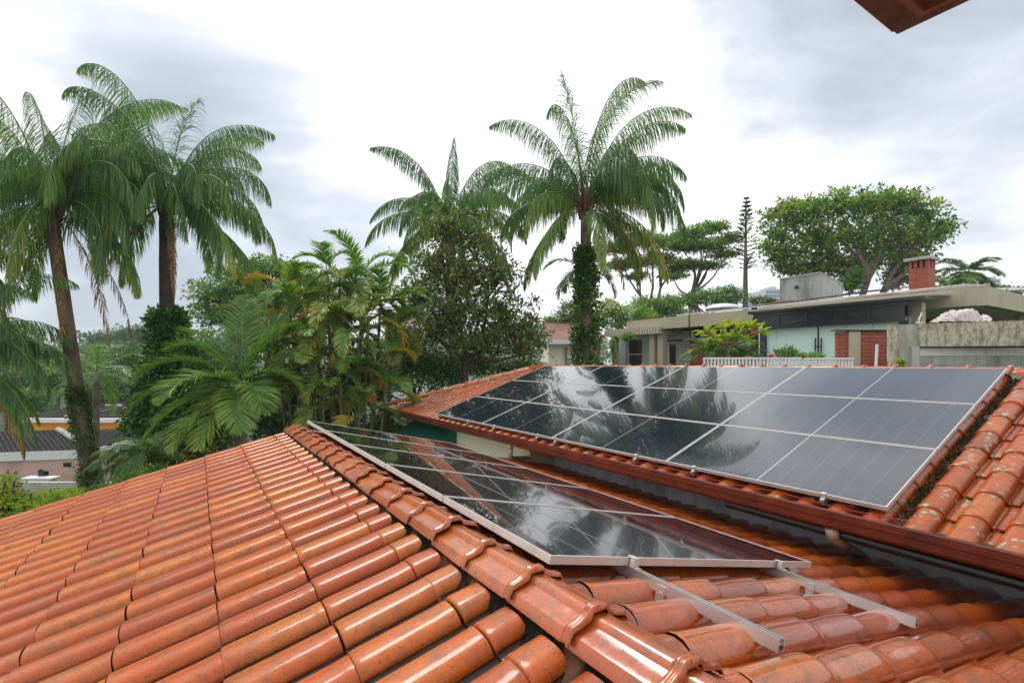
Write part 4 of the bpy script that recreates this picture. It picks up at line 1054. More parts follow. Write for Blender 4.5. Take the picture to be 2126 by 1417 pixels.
# ================================================================== VEGETATION
def unit(a): return a / np.maximum(np.linalg.norm(a, axis=-1, keepdims=True), 1e-9)
def frond_mesh(base, az, elev, L, droop, nst, leaf, wleaf, ldroop, plum, ang0=62, ang1=28, start=0.14, tint=0.35, tipt=0.0, r=rng, power=1.25, twist=0.0, rw=0.022, hang=0.0, tvar=0.09):
    """pinnate frond; returns verts, quads, tint"""
    n = 26
    s = np.linspace(0, 1, n)
    th = elev - droop * s ** power
    th = np.maximum(th, -R(88))
    hx, hy = math.sin(az), math.cos(az)
    d = np.stack([np.cos(th) * hx, np.cos(th) * hy, np.sin(th)], -1)
    sidew = np.array([hy, -hx, 0.0])
    d = unit(d + sidew * (twist * s ** 1.5)[:, None])
    pos = np.concatenate([[np.zeros(3)], np.cumsum((d[:-1] + d[1:]) / 2 * L / (n - 1), axis=0)]) + np.array(base)
    Vs, Fs, Ts = [], [], []
    # rachis ribbon tube (3 sided)
    side = unit(np.cross(d, np.array([0, 0, 1.0]) + d * 0.01)); side = np.where(np.isnan(side), sidew, side)
    side = sidew[None, :] * 0.6 + side * 0.4 * np.sign((side * sidew).sum(-1, keepdims=True)); side = unit(side - d * (side * d).sum(-1, keepdims=True))
    nor = unit(np.cross(side, d)); nor = nor * np.where(np.abs(nor[:, 2:3]) > 1e-6, 1, 1)
    rad = rw * (1 - 0.88 * s)
    for k in range(3):
        a = 2 * PI * k / 3 + PI / 2
        Vs.append(pos + (side * math.cos(a) + nor * math.sin(a)) * rad[:, None])
    V = np.stack(Vs, 1).reshape(-1, 3)
    i = np.arange(n - 1)
    for k in range(3):
        Fs.append(np.stack([i * 3 + k, i * 3 + (k + 1) % 3, (i + 1) * 3 + (k + 1) % 3, (i + 1) * 3 + k], -1))
    T = [np.full(3 * (n - 1), min(1, 0.62 if tint < 0.8 else 0.95))]
    F_ = [np.concatenate(Fs)]
    # leaflets
    st = np.linspace(start, 0.995, nst) + r.uniform(-0.004, 0.004, nst)
    st = np.clip(st, 0, 0.999)
    st2 = np.repeat(st, 2); sg = np.tile([1.0, -1.0], nst)
    m = len(st2)
    ip = st2 * (n - 1); i0 = np.minimum(ip.astype(int), n - 2); fr = (ip - i0)[:, None]
    p0 = pos[i0] * (1 - fr) + pos[i0 + 1] * fr
    Tn = unit(d[i0] * (1 - fr) + d[i0 + 1] * fr); Sn = side[i0]; Nn = nor[i0]
    fl = (np.sin(PI * (0.18 + 0.80 * (st2 - start) / (1 - start))) ** 0.65) * leaf * r.uniform(0.82, 1.1, m)
    A = np.radians(ang0 + (ang1 - ang0) * st2 + r.normal(0, 5, m))
    Bv = np.radians(plum[0] + (plum[1] - plum[0]) * r.uniform(0, 1, m))
    dl = np.cos(A)[:, None] * Tn + np.sin(A)[:, None] * (Sn * sg[:, None] * np.cos(Bv)[:, None] + Nn * np.sin(Bv)[:, None])
    dl = unit(dl + np.array([0, 0, -hang]))
    wv = unit(Tn - dl * (Tn * dl).sum(-1, keepdims=True))
    wv = unit(wv + r.normal(0, 0.35, (m, 3)))
    wd = wleaf * np.array([0.55, 1.0, 0.75, 0.0])
    gd = ldroop * r.uniform(0.7, 1.3, m)
    cur = p0; prof_pts = []
    dirc = dl
    rows = [cur]
    for k in range(3):
        rows.append(rows[-1] + dirc * (fl / 3)[:, None])
        dirc = unit(dirc + np.stack([np.zeros(m), np.zeros(m), -gd * (1 + 0.6 * k)], -1))
    b0 = len(V)
    LV = []
    for k, rw_ in enumerate(rows):
        if k < 3:
            LV.append(rw_ + wv * wd[k] / 2); LV.append(rw_ - wv * wd[k] / 2)
        else:
            LV.append(rw_ + wv * wleaf * 0.08); LV.append(rw_ - wv * wleaf * 0.08)
    LV = np.stack(LV, 1)
    V = np.concatenate([V, LV.reshape(-1, 3)])
    j = np.arange(m) * 8 + b0
    for k in range(3):
        F_.append(np.stack([j + 2 * k, j + 2 * k + 1, j + 2 * k + 3, j + 2 * k + 2], -1))
        tt = np.clip(tint + r.normal(0, tvar, m) + tipt * st2 ** 2 + 0.05 * k, 0, 1)
        T.append(tt)
    return V, np.concatenate(F_), np.concatenate(T)
def add_frond(parent, mat=None, name='frond', **kw):
    V, Fq, T = frond_mesh(**kw)
    return mesh_obj(name, V, Fq, mat or M['palm'], parent, T)
def trunk(parent, pts, rads, mat, name='trunk', n=12, bumpy=0.02, seed=0):
    """smooth tapered trunk through the given points"""
    r = np.random.default_rng(seed)
    pts = [Vector(p) for p in pts]; P_ = []; Rd = []
    for i in range(len(pts) - 1):
        for k in range(8):
            f = k / 8; P_.append(pts[i].lerp(pts[i + 1], f)); Rd.append(rads[i] * (1 - f) + rads[i + 1] * f)
    P_.append(pts[-1]); Rd.append(rads[-1])
    for _ in range(2):
        P_ = [P_[0]] + [(P_[i - 1] + P_[i] * 2 + P_[i + 1]) / 4 for i in range(1, len(P_) - 1)] + [P_[-1]]
    Rd = [x * (1 + r.normal(0, bumpy)) for x in Rd]
    m_ = MB(); m_.tube(P_, Rd, n); return m_.build(name, mat, parent, True)
def leaves(centres, rad, per, size, aspect=0.42, tint=0.4, tvar=0.15, r=rng, flat=0.0, up=0.3, fold=True, cvar=0.12, tmax=0.76):
    """leaf blades around cluster centres -> verts, quads, tint.  rad: cluster radius"""
    C = np.asarray(centres); n = len(C) * per
    c = np.repeat(C, per, axis=0)
    d = unit(r.normal(0, 1, (n, 3)) * np.array([1, 1, 1 - flat]) + np.array([0, 0, up]))
    p = c + d * rad * r.uniform(0.15, 1.0, (n, 1)) * np.array([1, 1, 1 - flat])
    a = unit(d + r.normal(0, 0.55, (n, 3)))
    b = unit(np.cross(a, r.normal(0, 1, (n, 3)) + np.array([0, 0, 1.2])))
    s = size * r.uniform(0.65, 1.25, (n, 1))
    V = np.stack([p, p + a * s * 0.5 + b * s * aspect * 0.5, p + a * s, p + a * s * 0.5 - b * s * aspect * 0.5], 1).reshape(-1, 3)
    F_ = np.arange(n * 4).reshape(-1, 4)
    t = np.clip(tint + np.repeat(r.normal(0, cvar, len(C)), per) + r.normal(0, tvar, n), 0, tmax)
    return V, F_, t
def lobe_pts(lobes, n, r=rng, shell=0.45, jag=0.12):
    """random cluster centres in ellipsoids given as (centre, (rx, ry, rz))"""
    vol = np.array([l[1][0] * l[1][1] * l[1][2] for l in lobes]) ** 0.72; vol /= vol.sum()
    k = r.choice(len(lobes), n, p=vol)
    C = np.array([np.array(lobes[i][0]) for i in k]); Rr = np.array([lobes[i][1] for i in k])
    d = unit(r.normal(0, 1, (n, 3)))
    q = 1 - shell * r.uniform(0, 1, (n, 1)) ** 1.4 + r.normal(0, jag, (n, 1)) * 0.6
    return C + d * Rr * q
def px_lobes(lst, Y, dfac=1.0):
    out_ = []
    for l in lst:
        px, py, rx, ry = l[:4]; dy = l[4] if len(l) > 4 else 0.0
        yy = Y + dy; c = W(px, py, yy); s = yy / F
        out_.append(((c.x, c.y, c.z), (rx * s, rx * s * dfac, ry * s)))
    return out_
def branch(mb_, a, b, r0, r1, r, wob=0.08, n=6, seg=6, sag=0.0):
    a, b = Vector(a), Vector(b); L = (b - a).length; P_ = []
    off = Vector(r.normal(0, 1, 3)) * wob * L
    for k in range(seg + 1):
        f = k / seg; P_.append(a.lerp(b, f) + off * math.sin(PI * f) + Vector((0, 0, sag * L * math.sin(PI * f))) + Vector(r.normal(0, wob * L * 0.06, 3)) * (1 if 0 < k < seg else 0))
    mb_.tube(P_, [r0 + (r1 - r0) * k / seg for k in range(seg + 1)], n, caps=False)
    return P_
def tree(name, label, cat, Y, lobes_px, base_px, trunk_r, ncl, per, crad, size, mat, bark='bark_d', tint=0.4, tvar=0.13, cvar=0.14, fork=None, group=None, dfac=1.0, shell=0.5, flat=0.0, seed=1, nbr=16, aspect=0.45, up=0.3, jag=0.12, stems=1, tipr=0.03):
    r = np.random.default_rng(seed)
    base = W(base_px[0], HY, Y); gz_ = tz(base.x, Y); base = Vector((base.x, Y, gz_ - 0.1))
    t = empty(name, base, label, cat, group)
    lob = px_lobes(lobes_px, Y, dfac)
    C = lobe_pts(lob, ncl, r, shell, jag)
    V, F_, T = leaves(C, crad, per, size, aspect, tint, tvar, r, flat, up, cvar=cvar, tmax=1.0 if mat in (M['leaf_m'], M['leaf_hazed'], M['leaf_b']) else 0.76)
    mesh_obj('crown', V, F_, mat, t, T)
    fk = W(*(fork or (base_px[0], base_px[1])), Y)
    m_ = MB()
    if stems == 1:
        branch(m_, base, fk, trunk_r, trunk_r * 0.62, r, 0.02, 10, 8)
        forks = [fk]
    else:
        forks = []
        for k in range(stems):
            o2 = Vector((r.normal(0, trunk_r * 2.5), r.normal(0, trunk_r * 2), 0)); f2 = fk + Vector((r.normal(0, trunk_r * 4), r.normal(0, trunk_r * 4), r.normal(0, trunk_r * 2.5)))
            branch(m_, base + o2, f2, trunk_r * 0.75, trunk_r * 0.45, r, 0.04, 8, 8); forks.append(f2)
    m_.build('trunk', M[bark], t, True)
    # two-level limbs
    m_ = MB(); lim = []
    big = [Vector(l[0]) for l in lob]
    for L_, l in zip(big, lob):
        f0 = min(forks, key=lambda q: (q - L_).length)
        tgt = L_ - Vector((0, 0, l[1][2] * 0.35))
        P_ = branch(m_, f0, tgt, trunk_r * 0.42, trunk_r * 0.16, r, 0.09, 6, 7, 0.03)
        lim.append(P_)
    idx = r.choice(len(C), min(nbr, len(C)), replace=False)
    for k in idx:
        c = Vector(C[k]); best = min((q for P_ in lim for q in P_[2:]), key=lambda q: (q - c).length)
        branch(m_, best, c, trunk_r * 0.14, tipr * trunk_r, r, 0.08, 4, 4)
    m_.build('limbs', M[bark], t, True)
    return t

# ---------------------------------------------------------------- queen palms
def queen_palm(label, crown_px, Y, base_px, tr, L, fr, ivy=None, seed=1, bark='palmbark', dead=(), clusters=(), leaf=0.95, nst=104, bend=0.0, tint=0.36):
    r = np.random.default_rng(seed)
    c = W(*crown_px, Y); bx = W(base_px[0], HY, base_px[2] if len(base_px) > 2 else Y)
    base = Vector((bx.x, bx.y, tz(bx.x, bx.y) - 0.1))
    t = empty('queen_palm', base, label, 'palm tree', 'queen palms')
    mid = base.lerp(c, 0.5) + Vector((bend, 0, 0))
    trunk(t, [base, mid, c - Vector((0, 0, 0.5)), c + Vector((0, 0, 0.1))], [tr * 1.15, tr, tr * 0.9, tr * 0.8], M[bark], seed=seed)
    # crownshaft of leaf bases
    m_ = MB()
    for k in range(14):
        a = k * 2.4; e = 0.25 + 0.04 * k
        p0 = c + Vector((math.sin(a) * tr * 0.8, math.cos(a) * tr * 0.8, -0.55 + 0.04 * k)); p1 = c + Vector((math.sin(a) * (tr + 0.2), math.cos(a) * (tr + 0.2), 0.15 + 0.05 * k))
        m_.tube([p0, p0.lerp(p1, 0.5) + Vector((0, 0, 0.05)), p1], [0.07, 0.05, 0.035], 6)
    m_.build('leaf_bases', M['fibre'], t, True)
    fr = list(fr) + [(f[0] + 24 + r.normal(0, 8), f[1] - 9 + r.normal(0, 5), f[2] * r.uniform(.8, .98), f[3] + 8) for f in fr if 8 <= f[1] < 72]
    for i, f in enumerate(fr):
        az, el, ll, dr = f[:4]; pw = 1.25
        if 55 <= el < 80: dr = dr + 12; el = el + 9; pw = 2.1; ll *= 1.2
        elif 0 <= el < 55: dr = dr + 34; el = el + 14; pw = 1.6; ll *= 0.92
        tn = f[4] if len(f) > 4 else tint + r.normal(0, 0.05); tw = f[5] if len(f) > 5 else r.normal(0, 0.25)
        tipt = 0.28 if el < 15 and r.random() < 0.25 else 0.04
        add_frond(t, base=c + Vector((math.sin(R(az)) * 0.12, math.cos(R(az)) * 0.12, 0.0)), az=R(az), elev=R(el), L=L * ll, droop=R(dr), nst=int(nst * ll) + 8, leaf=leaf * r.uniform(0.85, 1.1),
                  wleaf=0.019 * Y / 13, ldroop=0.75, plum=(-40, 55), start=0.15, tint=tn, tipt=tipt, r=r, twist=tw, hang=r.uniform(1.2, 2.0) if el < 86 else 0.15, rw=0.026, power=pw)
    for q_ in range(5):
        fr_az = (70, 110, 250, 290, 180)[q_] + r.normal(0, 12)
        add_frond(t, base=c + Vector((math.sin(R(fr_az)) * 0.15, math.cos(R(fr_az)) * 0.15, -0.2)), az=R(fr_az), elev=R(-8), L=L * r.uniform(.75, .95), droop=R(72), nst=96, leaf=leaf * .8, wleaf=0.026 * Y / 13, ldroop=0.6, plum=(-40, 55), start=0.15, tint=0.42, tipt=0.16, r=r, twist=r.normal(0, .2), hang=1.0, rw=0.026, power=0.9)
    for (az, el, ll, dr) in dead:
        add_frond(t, name='dead_frond', base=c + Vector((math.sin(R(az)) * 0.18, math.cos(R(az)) * 0.18, -0.25)), az=R(az), elev=R(el), L=L * ll, droop=R(dr), nst=48, leaf=0.42, wleaf=0.02 * Y / 13,
                  ldroop=0.9, plum=(-50, 50), start=0.25, tint=0.97, r=r, hang=0.9)
    for (dx, dz, s_) in clusters:
        C = lobe_pts([((c.x + dx, c.y - 0.25, c.z + dz), (0.13 * s_, 0.13 * s_, 0.36 * s_))], 240, r, 0.6)
        V, F2, T = leaves(C, 0.03, 4, 0.045, 0.9, 0.42, 0.12, r); mesh_obj('seed_cluster', V, F2, M['leaf'], t, T)
        m_ = MB(); m_.tube([c + Vector((0, 0, -0.1)), c + Vector((dx * 0.7, -.15, dz * 0.1)), c + Vector((dx, -.25, dz + 0.3 * s_))], [0.03, 0.03, 0.02], 6); m_.build('seed_stalk', M['fibre'], t, True)
    if ivy:
        y0, y1, rr0, nn, sz = ivy
        za = zpx(y1, Y) + CZ; zb_ = zpx(y0, Y) + CZ
        C = []
        lump = [(r.uniform(0, 1), r.uniform(0, 2 * PI), r.uniform(0.5, 1.25)) for _ in range(26)]
        for k in range(nn):
            lf, la, ls = lump[int(r.integers(26))]
            f = abs(r.normal(lf, 0.06)); f = 2 - f if f > 1 else f; f = min(f, 1 - 0.12 * r.random()); z = za + (zb_ - za) * f
            tt = (z - base.z) / max(c.z - base.z, 0.1); ax0 = base.lerp(mid, tt * 2) if tt < 0.5 else mid.lerp(c, tt * 2 - 1)
            a = la + r.normal(0, 1.0); rad = tr + rr0 * r.uniform(0.05, 1) ** 0.8 * ls * (1.3 - 0.9 * f)
            C.append((ax0.x + math.sin(a) * rad, ax0.y + math.cos(a) * rad, z))
        V, F2, T = leaves(C, 0.10, 7, sz, 0.6, 0.30, 0.16, r, cvar=0.14); mesh_obj('ivy', V, F2, M['leaf'], t, T)
    return t
def auto_fronds(n, r, inner=72, outer=-15, lo=0.85, hi=1.05, skip=None):
    fr = []
    for k in range(n):
        f = k / (n - 1); az = k * 137.5 + r.normal(0, 8)
        el = inner + (outer - inner) * f ** 0.9
        fr.append((az, el, r.uniform(lo, hi), 78 + 35 * f + r.normal(0, 8)))
    return fr
r1 = np.random.default_rng(31)
# az: 0 = away, 90 = right, 180 = toward the camera, 270 = left
DR = 1.0
frR = [(300, 87, 1.12, 14, .30, 0.0), (80, 78, 1.05, 75), (100, 66, 1.05, 98), (45, 62, 1.0, 105), (262, 62, 0.92, 98), (170, 74, 1.0, 128, .42), (205, 58, .9, 125, .40), (92, 48, 1.08, 98), (78, 30, 1.12, 95),
       (270, 40, 1.12, 72), (255, 24, 1.05, 92), (115, 26, 1.05, 105), (100, 8, 1.1, 92), (285, 4, .95, 86), (320, 20, .9, 90), (20, 25, .95, 95), (140, 2, 1.0, 88, .5), (235, 0, .9, 88, .5), (110, -14, .95, 75, .55), (60, -10, .9, 80), (330, 50, .9, 100), (150, 45, .95, 120)]
queen_palm('tall queen palm with ivy covered trunk rising behind the upper panels', (1216, 422), 15.0, (1219, 750), 0.17, 3.75, frR, ivy=(505, 770, 0.30, 1000, 0.11), seed=41, dead=((100, -30, .8, 50), (70, -45, .7, 40)), clusters=((-0.75, -0.95, 1.0), (0.55, 0.15, 0.8)))
frM = [(0, 85, 1.0, 25, .25, 0.0), (275, 60, 1.0, 70), (285, 30, 1.1, 75), (268, 5, 1.05, 62), (80, 55, .95, 90), (95, 35, .95, 90), (75, 15, 1.0, 85), (250, -18, .85, 70), (300, 45, .9, 80), (60, 65, .9, 80), (20, 30, .9, 90), (340, 10, .9, 90), (100, -15, .95, 75), (180, 50, .8, 120), (200, 20, .9, 95), (150, 20, .9, 95)]
queen_palm('queen palm with bare crown rising behind the magnolia', (935, 455), 19.0, (955, 760), 0.20, 3.9, frM, seed=43, leaf=0.85)
frA = [(350, 84, 1.2, 40, .32, -0.1), (300, 70, 1.05, 60), (60, 68, 1.1, 75), (75, 52, 1.2, 88), (85, 36, 1.2, 92), (280, 55, 1.05, 75), (265, 38, 1.1, 80), (260, 12, 1.1, 72), (275, -4, 1.1, 70), (95, 16, 1.15, 88), (105, 0, 1.05, 80, .4), (150, -12, 1.0, 70, .50), (135, 22, 1.05, 100, .45),
       (180, 60, .95, 118, .42), (215, 30, 1.0, 100), (230, -5, .95, 80), (20, 40, 1.0, 95), (330, 25, 1.0, 90), (170, -30, 1.05, 50, .55), (115, 50, 1.05, 98)]
queen_palm('leftmost tall queen palm with a brown skirt of dead fronds and ivy at its foot', (108, 418), 12.6, (242, 1000), 0.165, 3.6, frA, ivy=(800, 1080, 0.06, 1500, 0.06), seed=45, bend=-0.05,
           dead=((250, -48, .95, 38), (255, -60, .8, 30), (110, -40, 1.15, 45), (60, -50, 1.0, 36), (130, -55, 1.0, 33), (280, -50, 1.05, 38)), clusters=((-0.45, -1.05, 1.35), (-0.1, -0.8, 1.0)))
frB = [(10, 86, 1.0, 30, .3, 0.0), (60, 66, .95, 95), (85, 52, 1.05, 96), (92, 30, 1.1, 92), (100, 8, 1.15, 88), (180, 70, 1.0, 128, .42), (195, 40, 1.0, 118, .42), (280, 60, .95, 100), (265, 35, 1.1, 96), (255, 12, 1.1, 86), (240, -6, 1.1, 78, .42), (115, -8, 1.1, 72, .45), (130, 20, 1.05, 98), (80, -25, 1.05, 52, .5), (300, 10, .95, 90), (340, 35, .95, 100), (30, 20, 1.0, 95), (150, 5, 1.0, 88), (215, 10, 1.05, 92), (60, 0, 1.1, 80), (160, 50, 1.0, 122)]
queen_palm('second queen palm from the left, its trunk wrapped in dark climbing foliage', (345, 412), 14.0, (352, 900), 0.19, 3.65, frB, ivy=(640, 900, 0.62, 2300, 0.14), seed=47, bark='bark_d', dead=((140, -40, .9, 40), (250, -45, .9, 40)), clusters=((0.3, -0.9, 1.2),))
# frond tips entering at the left edge: a palm just outside the frame
frC = [(75, 60, 1.0, 100), (88, 38, 1.1, 100), (100, 15, 1.15, 95), (70, 15, 1.1, 85), (95, -12, 1.1, 72), (120, 0, 1.0, 90), (60, 40, 1.0, 95), (110, 48, 1.0, 110), (80, -35, 1.0, 50, .8), (280, 40, .8, 95), (240, 20, .9, 95), (20, 30, .9, 95), (300, 70, .9, 60), (180, 55, .8, 110)]
queen_palm('queen palm just beyond the left edge, fronds hanging low over the pink house', (-115, 735), 11.2, (-120, 1000), 0.16, 2.9, frC, seed=49, leaf=0.6)
frC2 = [(75, 50, 1.0, 100), (88, 20, 1.05, 85), (100, 0, 1.0, 75), (60, 25, 1.0, 90), (120, 30, .9, 100), (200, 50, .8, 110), (280, 40, .9, 95)]
queen_palm('upper palm beyond the left edge with drooping frond tips', (-150, 545), 13.5, (-170, 1000), 0.16, 3.0, frC2, seed=50, leaf=0.7)

def small_palm(label, crown_px, Y, L, n, seed, leaf=0.4, tint=0.45, inner=70, outer=-20, base_dx=0, droop=80, wl=0.03, ld=0.15, tr=0.09, name='feather_palm', group=None, plum=(-5, 25)):
    r = np.random.default_rng(seed); c = W(*crown_px, Y); g_ = tz(c.x + base_dx, c.y)
    t = empty(name, (c.x + base_dx, c.y, g_), label, 'palm tree', group)
    trunk(t, [(c.x + base_dx, c.y, g_ - .1), c.lerp(Vector((c.x + base_dx, c.y, g_)), 0.4), c], [tr * 1.2, tr, tr], M['palmbark'], seed=seed)
    for k in range(n):
        f = k / (n - 1); el = inner + (outer - inner) * f
        add_frond(t, base=c, az=R(k * 137.5 + r.normal(0, 10)), elev=R(el), L=L * r.uniform(.85, 1.1), droop=R(droop + r.normal(0, 10)), nst=46, leaf=leaf, wleaf=wl, ldroop=ld, plum=plum, start=0.16, tint=tint + r.normal(0, .05), r=r, hang=0.1)
    return t
small_palm('slim small palm between the two left trunks above the orange house', (200, 772), 20.0, 2.3, 14, 61, leaf=0.5, tint=0.45, tr=0.11)
small_palm('small palm at the right behind the brick chimney', (2008, 566), 33.0, 2.0, 16, 62, leaf=0.7, tint=0.4, wl=0.06, tr=0.15)
small_palm('bushy palm on the roofline right of the brick chimney', (1972, 600), 31.0, 2.0, 12, 63, leaf=0.6, tint=0.5, wl=0.06, inner=60, outer=0)
small_palm('small dark palm peeking out left of the ivy trunk', (1212, 560), 16.5, 1.5, 9, 64, leaf=0.45, tint=0.3, droop=95)

# ---------------------------------------------------------------- big feather palm in the middle
r = np.random.default_rng(71)
c = W(500, 800, 11.0)
bp = empty('king_palm', (c.x, c.y, tz(c.x, c.y)), 'broad deep green feather palm arching over the near roof gable', 'palm tree')
trunk(bp, [(c.x + .1, c.y, tz(c.x, c.y)), (c.x, c.y, c.z - 1.5), c], [0.16, 0.13, 0.1], M['palmbark'], seed=5)
for (az, el, L, dr, tn) in [(292, 66, 2.5, 78, .36), (262, 45, 2.3, 88, .42), (250, 20, 2.3, 78, .38), (235, -6, 2.2, 62, .40), (215, -22, 1.9, 45, .48), (88, 42, 1.5, 105, .47), (75, 72, 1.9, 50, .38), (20, 70, 2.3, 40, .30), (340, 80, 2.3, 30, .30), (160, -12, 1.5, 60, .44), (190, -28, 1.7, 40, .5), (270, 68, 2.0, 95, .40), (60, 25, 1.6, 90, .36), (310, 25, 2.0, 85, .3), (130, 15, 1.3, 95, .42), (205, 30, 1.9, 88, .42)]:
    add_frond(bp, base=c, az=R(az), elev=R(el), L=L, droop=R(dr), nst=76, leaf=0.60, wleaf=0.036, tvar=0.04, ldroop=0.12, plum=(5, 28), ang0=68, ang1=35, start=0.10, tint=tn + 0.09, r=r, hang=0.0, twist=r.normal(0, .15), rw=0.022)
mb = MB(); mb.tube([c, c + Vector((-0.12, 0.0, 1.35))], [0.025, 0.006], 6); mb.build('spear_leaf', M['stem'], bp, True)
# ---------------------------------------------------------------- areca clump
r = np.random.default_rng(73)
ba = W(715, 1100, 13.0); gz_ = tz(ba.x, 13.0)
ar = empty('areca_palm', (ba.x, 13.0, gz_), 'dense clump of yellow green areca palms with rusty lower fronds', 'palm clump')
heads = [(612, 655, 12.6, 1.45), (655, 625, 13.2, 1.5), (705, 590, 13.4, 1.5), (752, 575, 13.8, 1.7), (790, 625, 13.2, 1.4), (690, 680, 12.5, 1.35), (745, 690, 12.4, 1.45), (640, 720, 12.2, 1.25), (780, 745, 12.4, 1.1), (708, 790, 12.0, 1.0), (670, 830, 11.9, 1.0), (745, 850, 12.0, .9), (585, 700, 12.8, 1.3), (810, 690, 13.4, 1.2), (720, 640, 12.9, 1.4), (565, 680, 13.4, 1.3), (600, 610, 13.6, 1.4), (680, 560, 14.0, 1.3), (765, 650, 12.7, 1.3), (825, 640, 14.0, 1.2), (650, 770, 11.9, 1.1), (800, 800, 12.4, 1.0)]
heads = [(a, b + 12, c_, d * (1.0 if a > 0 else 1)) for a, b, c_, d in heads]
for hi_, (px, py, Y, L) in enumerate(heads):
    h_ = W(px, py, Y)
    b0 = Vector((ba.x + (h_.x - ba.x) * 0.45, 13.0 + (Y - 13) * .5, gz_))
    trunk(ar, [b0, b0.lerp(h_, .55) + Vector((0, 0, .3)), h_], [0.06, 0.05, 0.035], M['stem'], 'stem', 8, seed=hi_)
    nf = (5 if hi_ < 8 or hi_ > 11 else 4) if hi_ != 3 else 7
    a0_ = r.uniform(0, 360)
    for k in range(nf):
        f = k / (nf - 1); el = 80 - 75 * f
        tn = 0.47 + 0.09 * f + r.normal(0, .05); tp = 0.12 * f
        if hi_ >= 5 and r.random() < 0.16: tn, tp = 0.70, 0.14
        add_frond(ar, base=h_, az=R(a0_ + k * 137.5), elev=R(el), L=L * 1.15 * r.uniform(.85, 1.1), droop=R(108 + r.normal(0, 12)), nst=48, leaf=0.42, wleaf=0.042, tvar=0.05, ldroop=0.18, plum=(5, 35), ang0=58, ang1=30, start=0.22, tint=tn, tipt=tp, r=r, rw=0.016, power=1.5)
for (px, py) in ((690, 745), (590, 790), (770, 815), (655, 700)):
    q = W(px, py, 12.1); m_ = MB()
    for k in range(26):
        a = r.uniform(0, 6.28); e_ = Vector((math.sin(a) * r.uniform(.05, .22), math.cos(a) * .1, -r.uniform(.05, .32))); m_.tube([q + Vector((0, 0, .15)), q + e_ * .5 + Vector((0, 0, .06)), q + e_], [0.008, 0.006, 0.004], 4, t=0.84)
    m_.build('flower_stalk', M['palm'], ar)
# ---------------------------------------------------------------- magnolia
tree('magnolia_tree', 'magnolia with glossy leaves and rusty undersides in front of the middle palm', 'tree', 16.0,
     [(925, 470, 62, 42), (985, 500, 60, 50), (900, 545, 62, 55), (965, 575, 80, 60), (1030, 575, 60, 48), (880, 610, 55, 45), (950, 650, 85, 55), (1040, 650, 75, 50), (1085, 690, 65, 42), (1000, 715, 90, 45), (1090, 725, 45, 28), (905, 690, 50, 40), (860, 640, 38, 40)],
     (985, 745), 0.17, 2300, 9, 0.19, 0.175, M['leaf_m'], tint=0.56, tvar=0.16, cvar=0.12, fork=(965, 760), seed=81, nbr=70, aspect=0.36, shell=0.95, jag=0.34, stems=1)
# ---------------------------------------------------------------- ficus / dark shrubs behind the corner
tree('clipped_ficus', 'dark dense shrub mass behind the far left roof corner', 'shrub', 16.8,
     [(820, 745, 55, 60), (880, 760, 60, 60), (935, 770, 45, 45), (790, 800, 40, 50), (850, 700, 30, 30), (1000, 762, 45, 25), (1080, 765, 50, 20)],
     (860, 850), 0.12, 1700, 9, 0.15, 0.12, M['leaf'], tint=0.36, tvar=0.14, cvar=0.12, seed=83, nbr=14, shell=0.8, aspect=0.5)
tree('round_shrub', 'green rounded shrub below the left corner of the far roof', 'shrub', 14.2,
     [(790, 880, 45, 30), (835, 895, 55, 35), (750, 905, 40, 28), (880, 915, 40, 28), (700, 910, 50, 30)],
     (820, 940), 0.08, 1000, 9, 0.11, 0.085, M['leaf'], tint=0.44, tvar=0.12, seed=84, nbr=6, shell=0.8, aspect=0.55)
tree('dark_shrub', 'dark shrub mass between the second left palm and the feather palm', 'shrub', 13.6,
     [(345, 775, 48, 60), (395, 735, 42, 45), (328, 830, 36, 50), (355, 880, 50, 60), (430, 800, 60, 70), (335, 925, 42, 42), (420, 900, 70, 60)],
     (350, 980), 0.1, 1700, 9, 0.17, 0.13, M['leaf'], tint=0.36, tvar=0.14, seed=85, nbr=10, shell=0.85, aspect=0.5)
tree('light_shrub', 'loose lighter green tree behind the feather palm', 'tree', 17.0,
     [(440, 730, 45, 45), (480, 700, 40, 35), (410, 760, 40, 35), (520, 680, 40, 40), (560, 720, 50, 50), (590, 800, 60, 60)],
     (470, 900), 0.1, 900, 9, 0.2, 0.13, M['leaf'], tint=0.50, tvar=0.14, seed=86, nbr=14, shell=0.9)
tree('dark_shrub', 'dark undergrowth behind the areca palm stems', 'shrub', 14.6,
     [(620, 800, 60, 70), (700, 800, 70, 80), (760, 780, 60, 70), (560, 870, 70, 60), (680, 890, 80, 50)],
     (680, 960), 0.1, 1300, 9, 0.2, 0.15, M['leaf'], tint=0.17, tvar=0.10, seed=87, nbr=8, shell=0.8, cvar=0.08)
# drooping bamboo-like shrub at the gable
small_palm('low drooping palm in front of the pink house wall', (262, 958), 12.0, 0.95, 14, 65, leaf=0.34, tint=0.45, inner=60, outer=-10, droop=95, ld=0.35, tr=0.05)
small_palm('second low drooping palm beside the dark shrubs', (305, 935), 11.4, 1.0, 14, 66, leaf=0.3, tint=0.42, inner=60, outer=-10, droop=95, ld=0.3, tr=0.05)
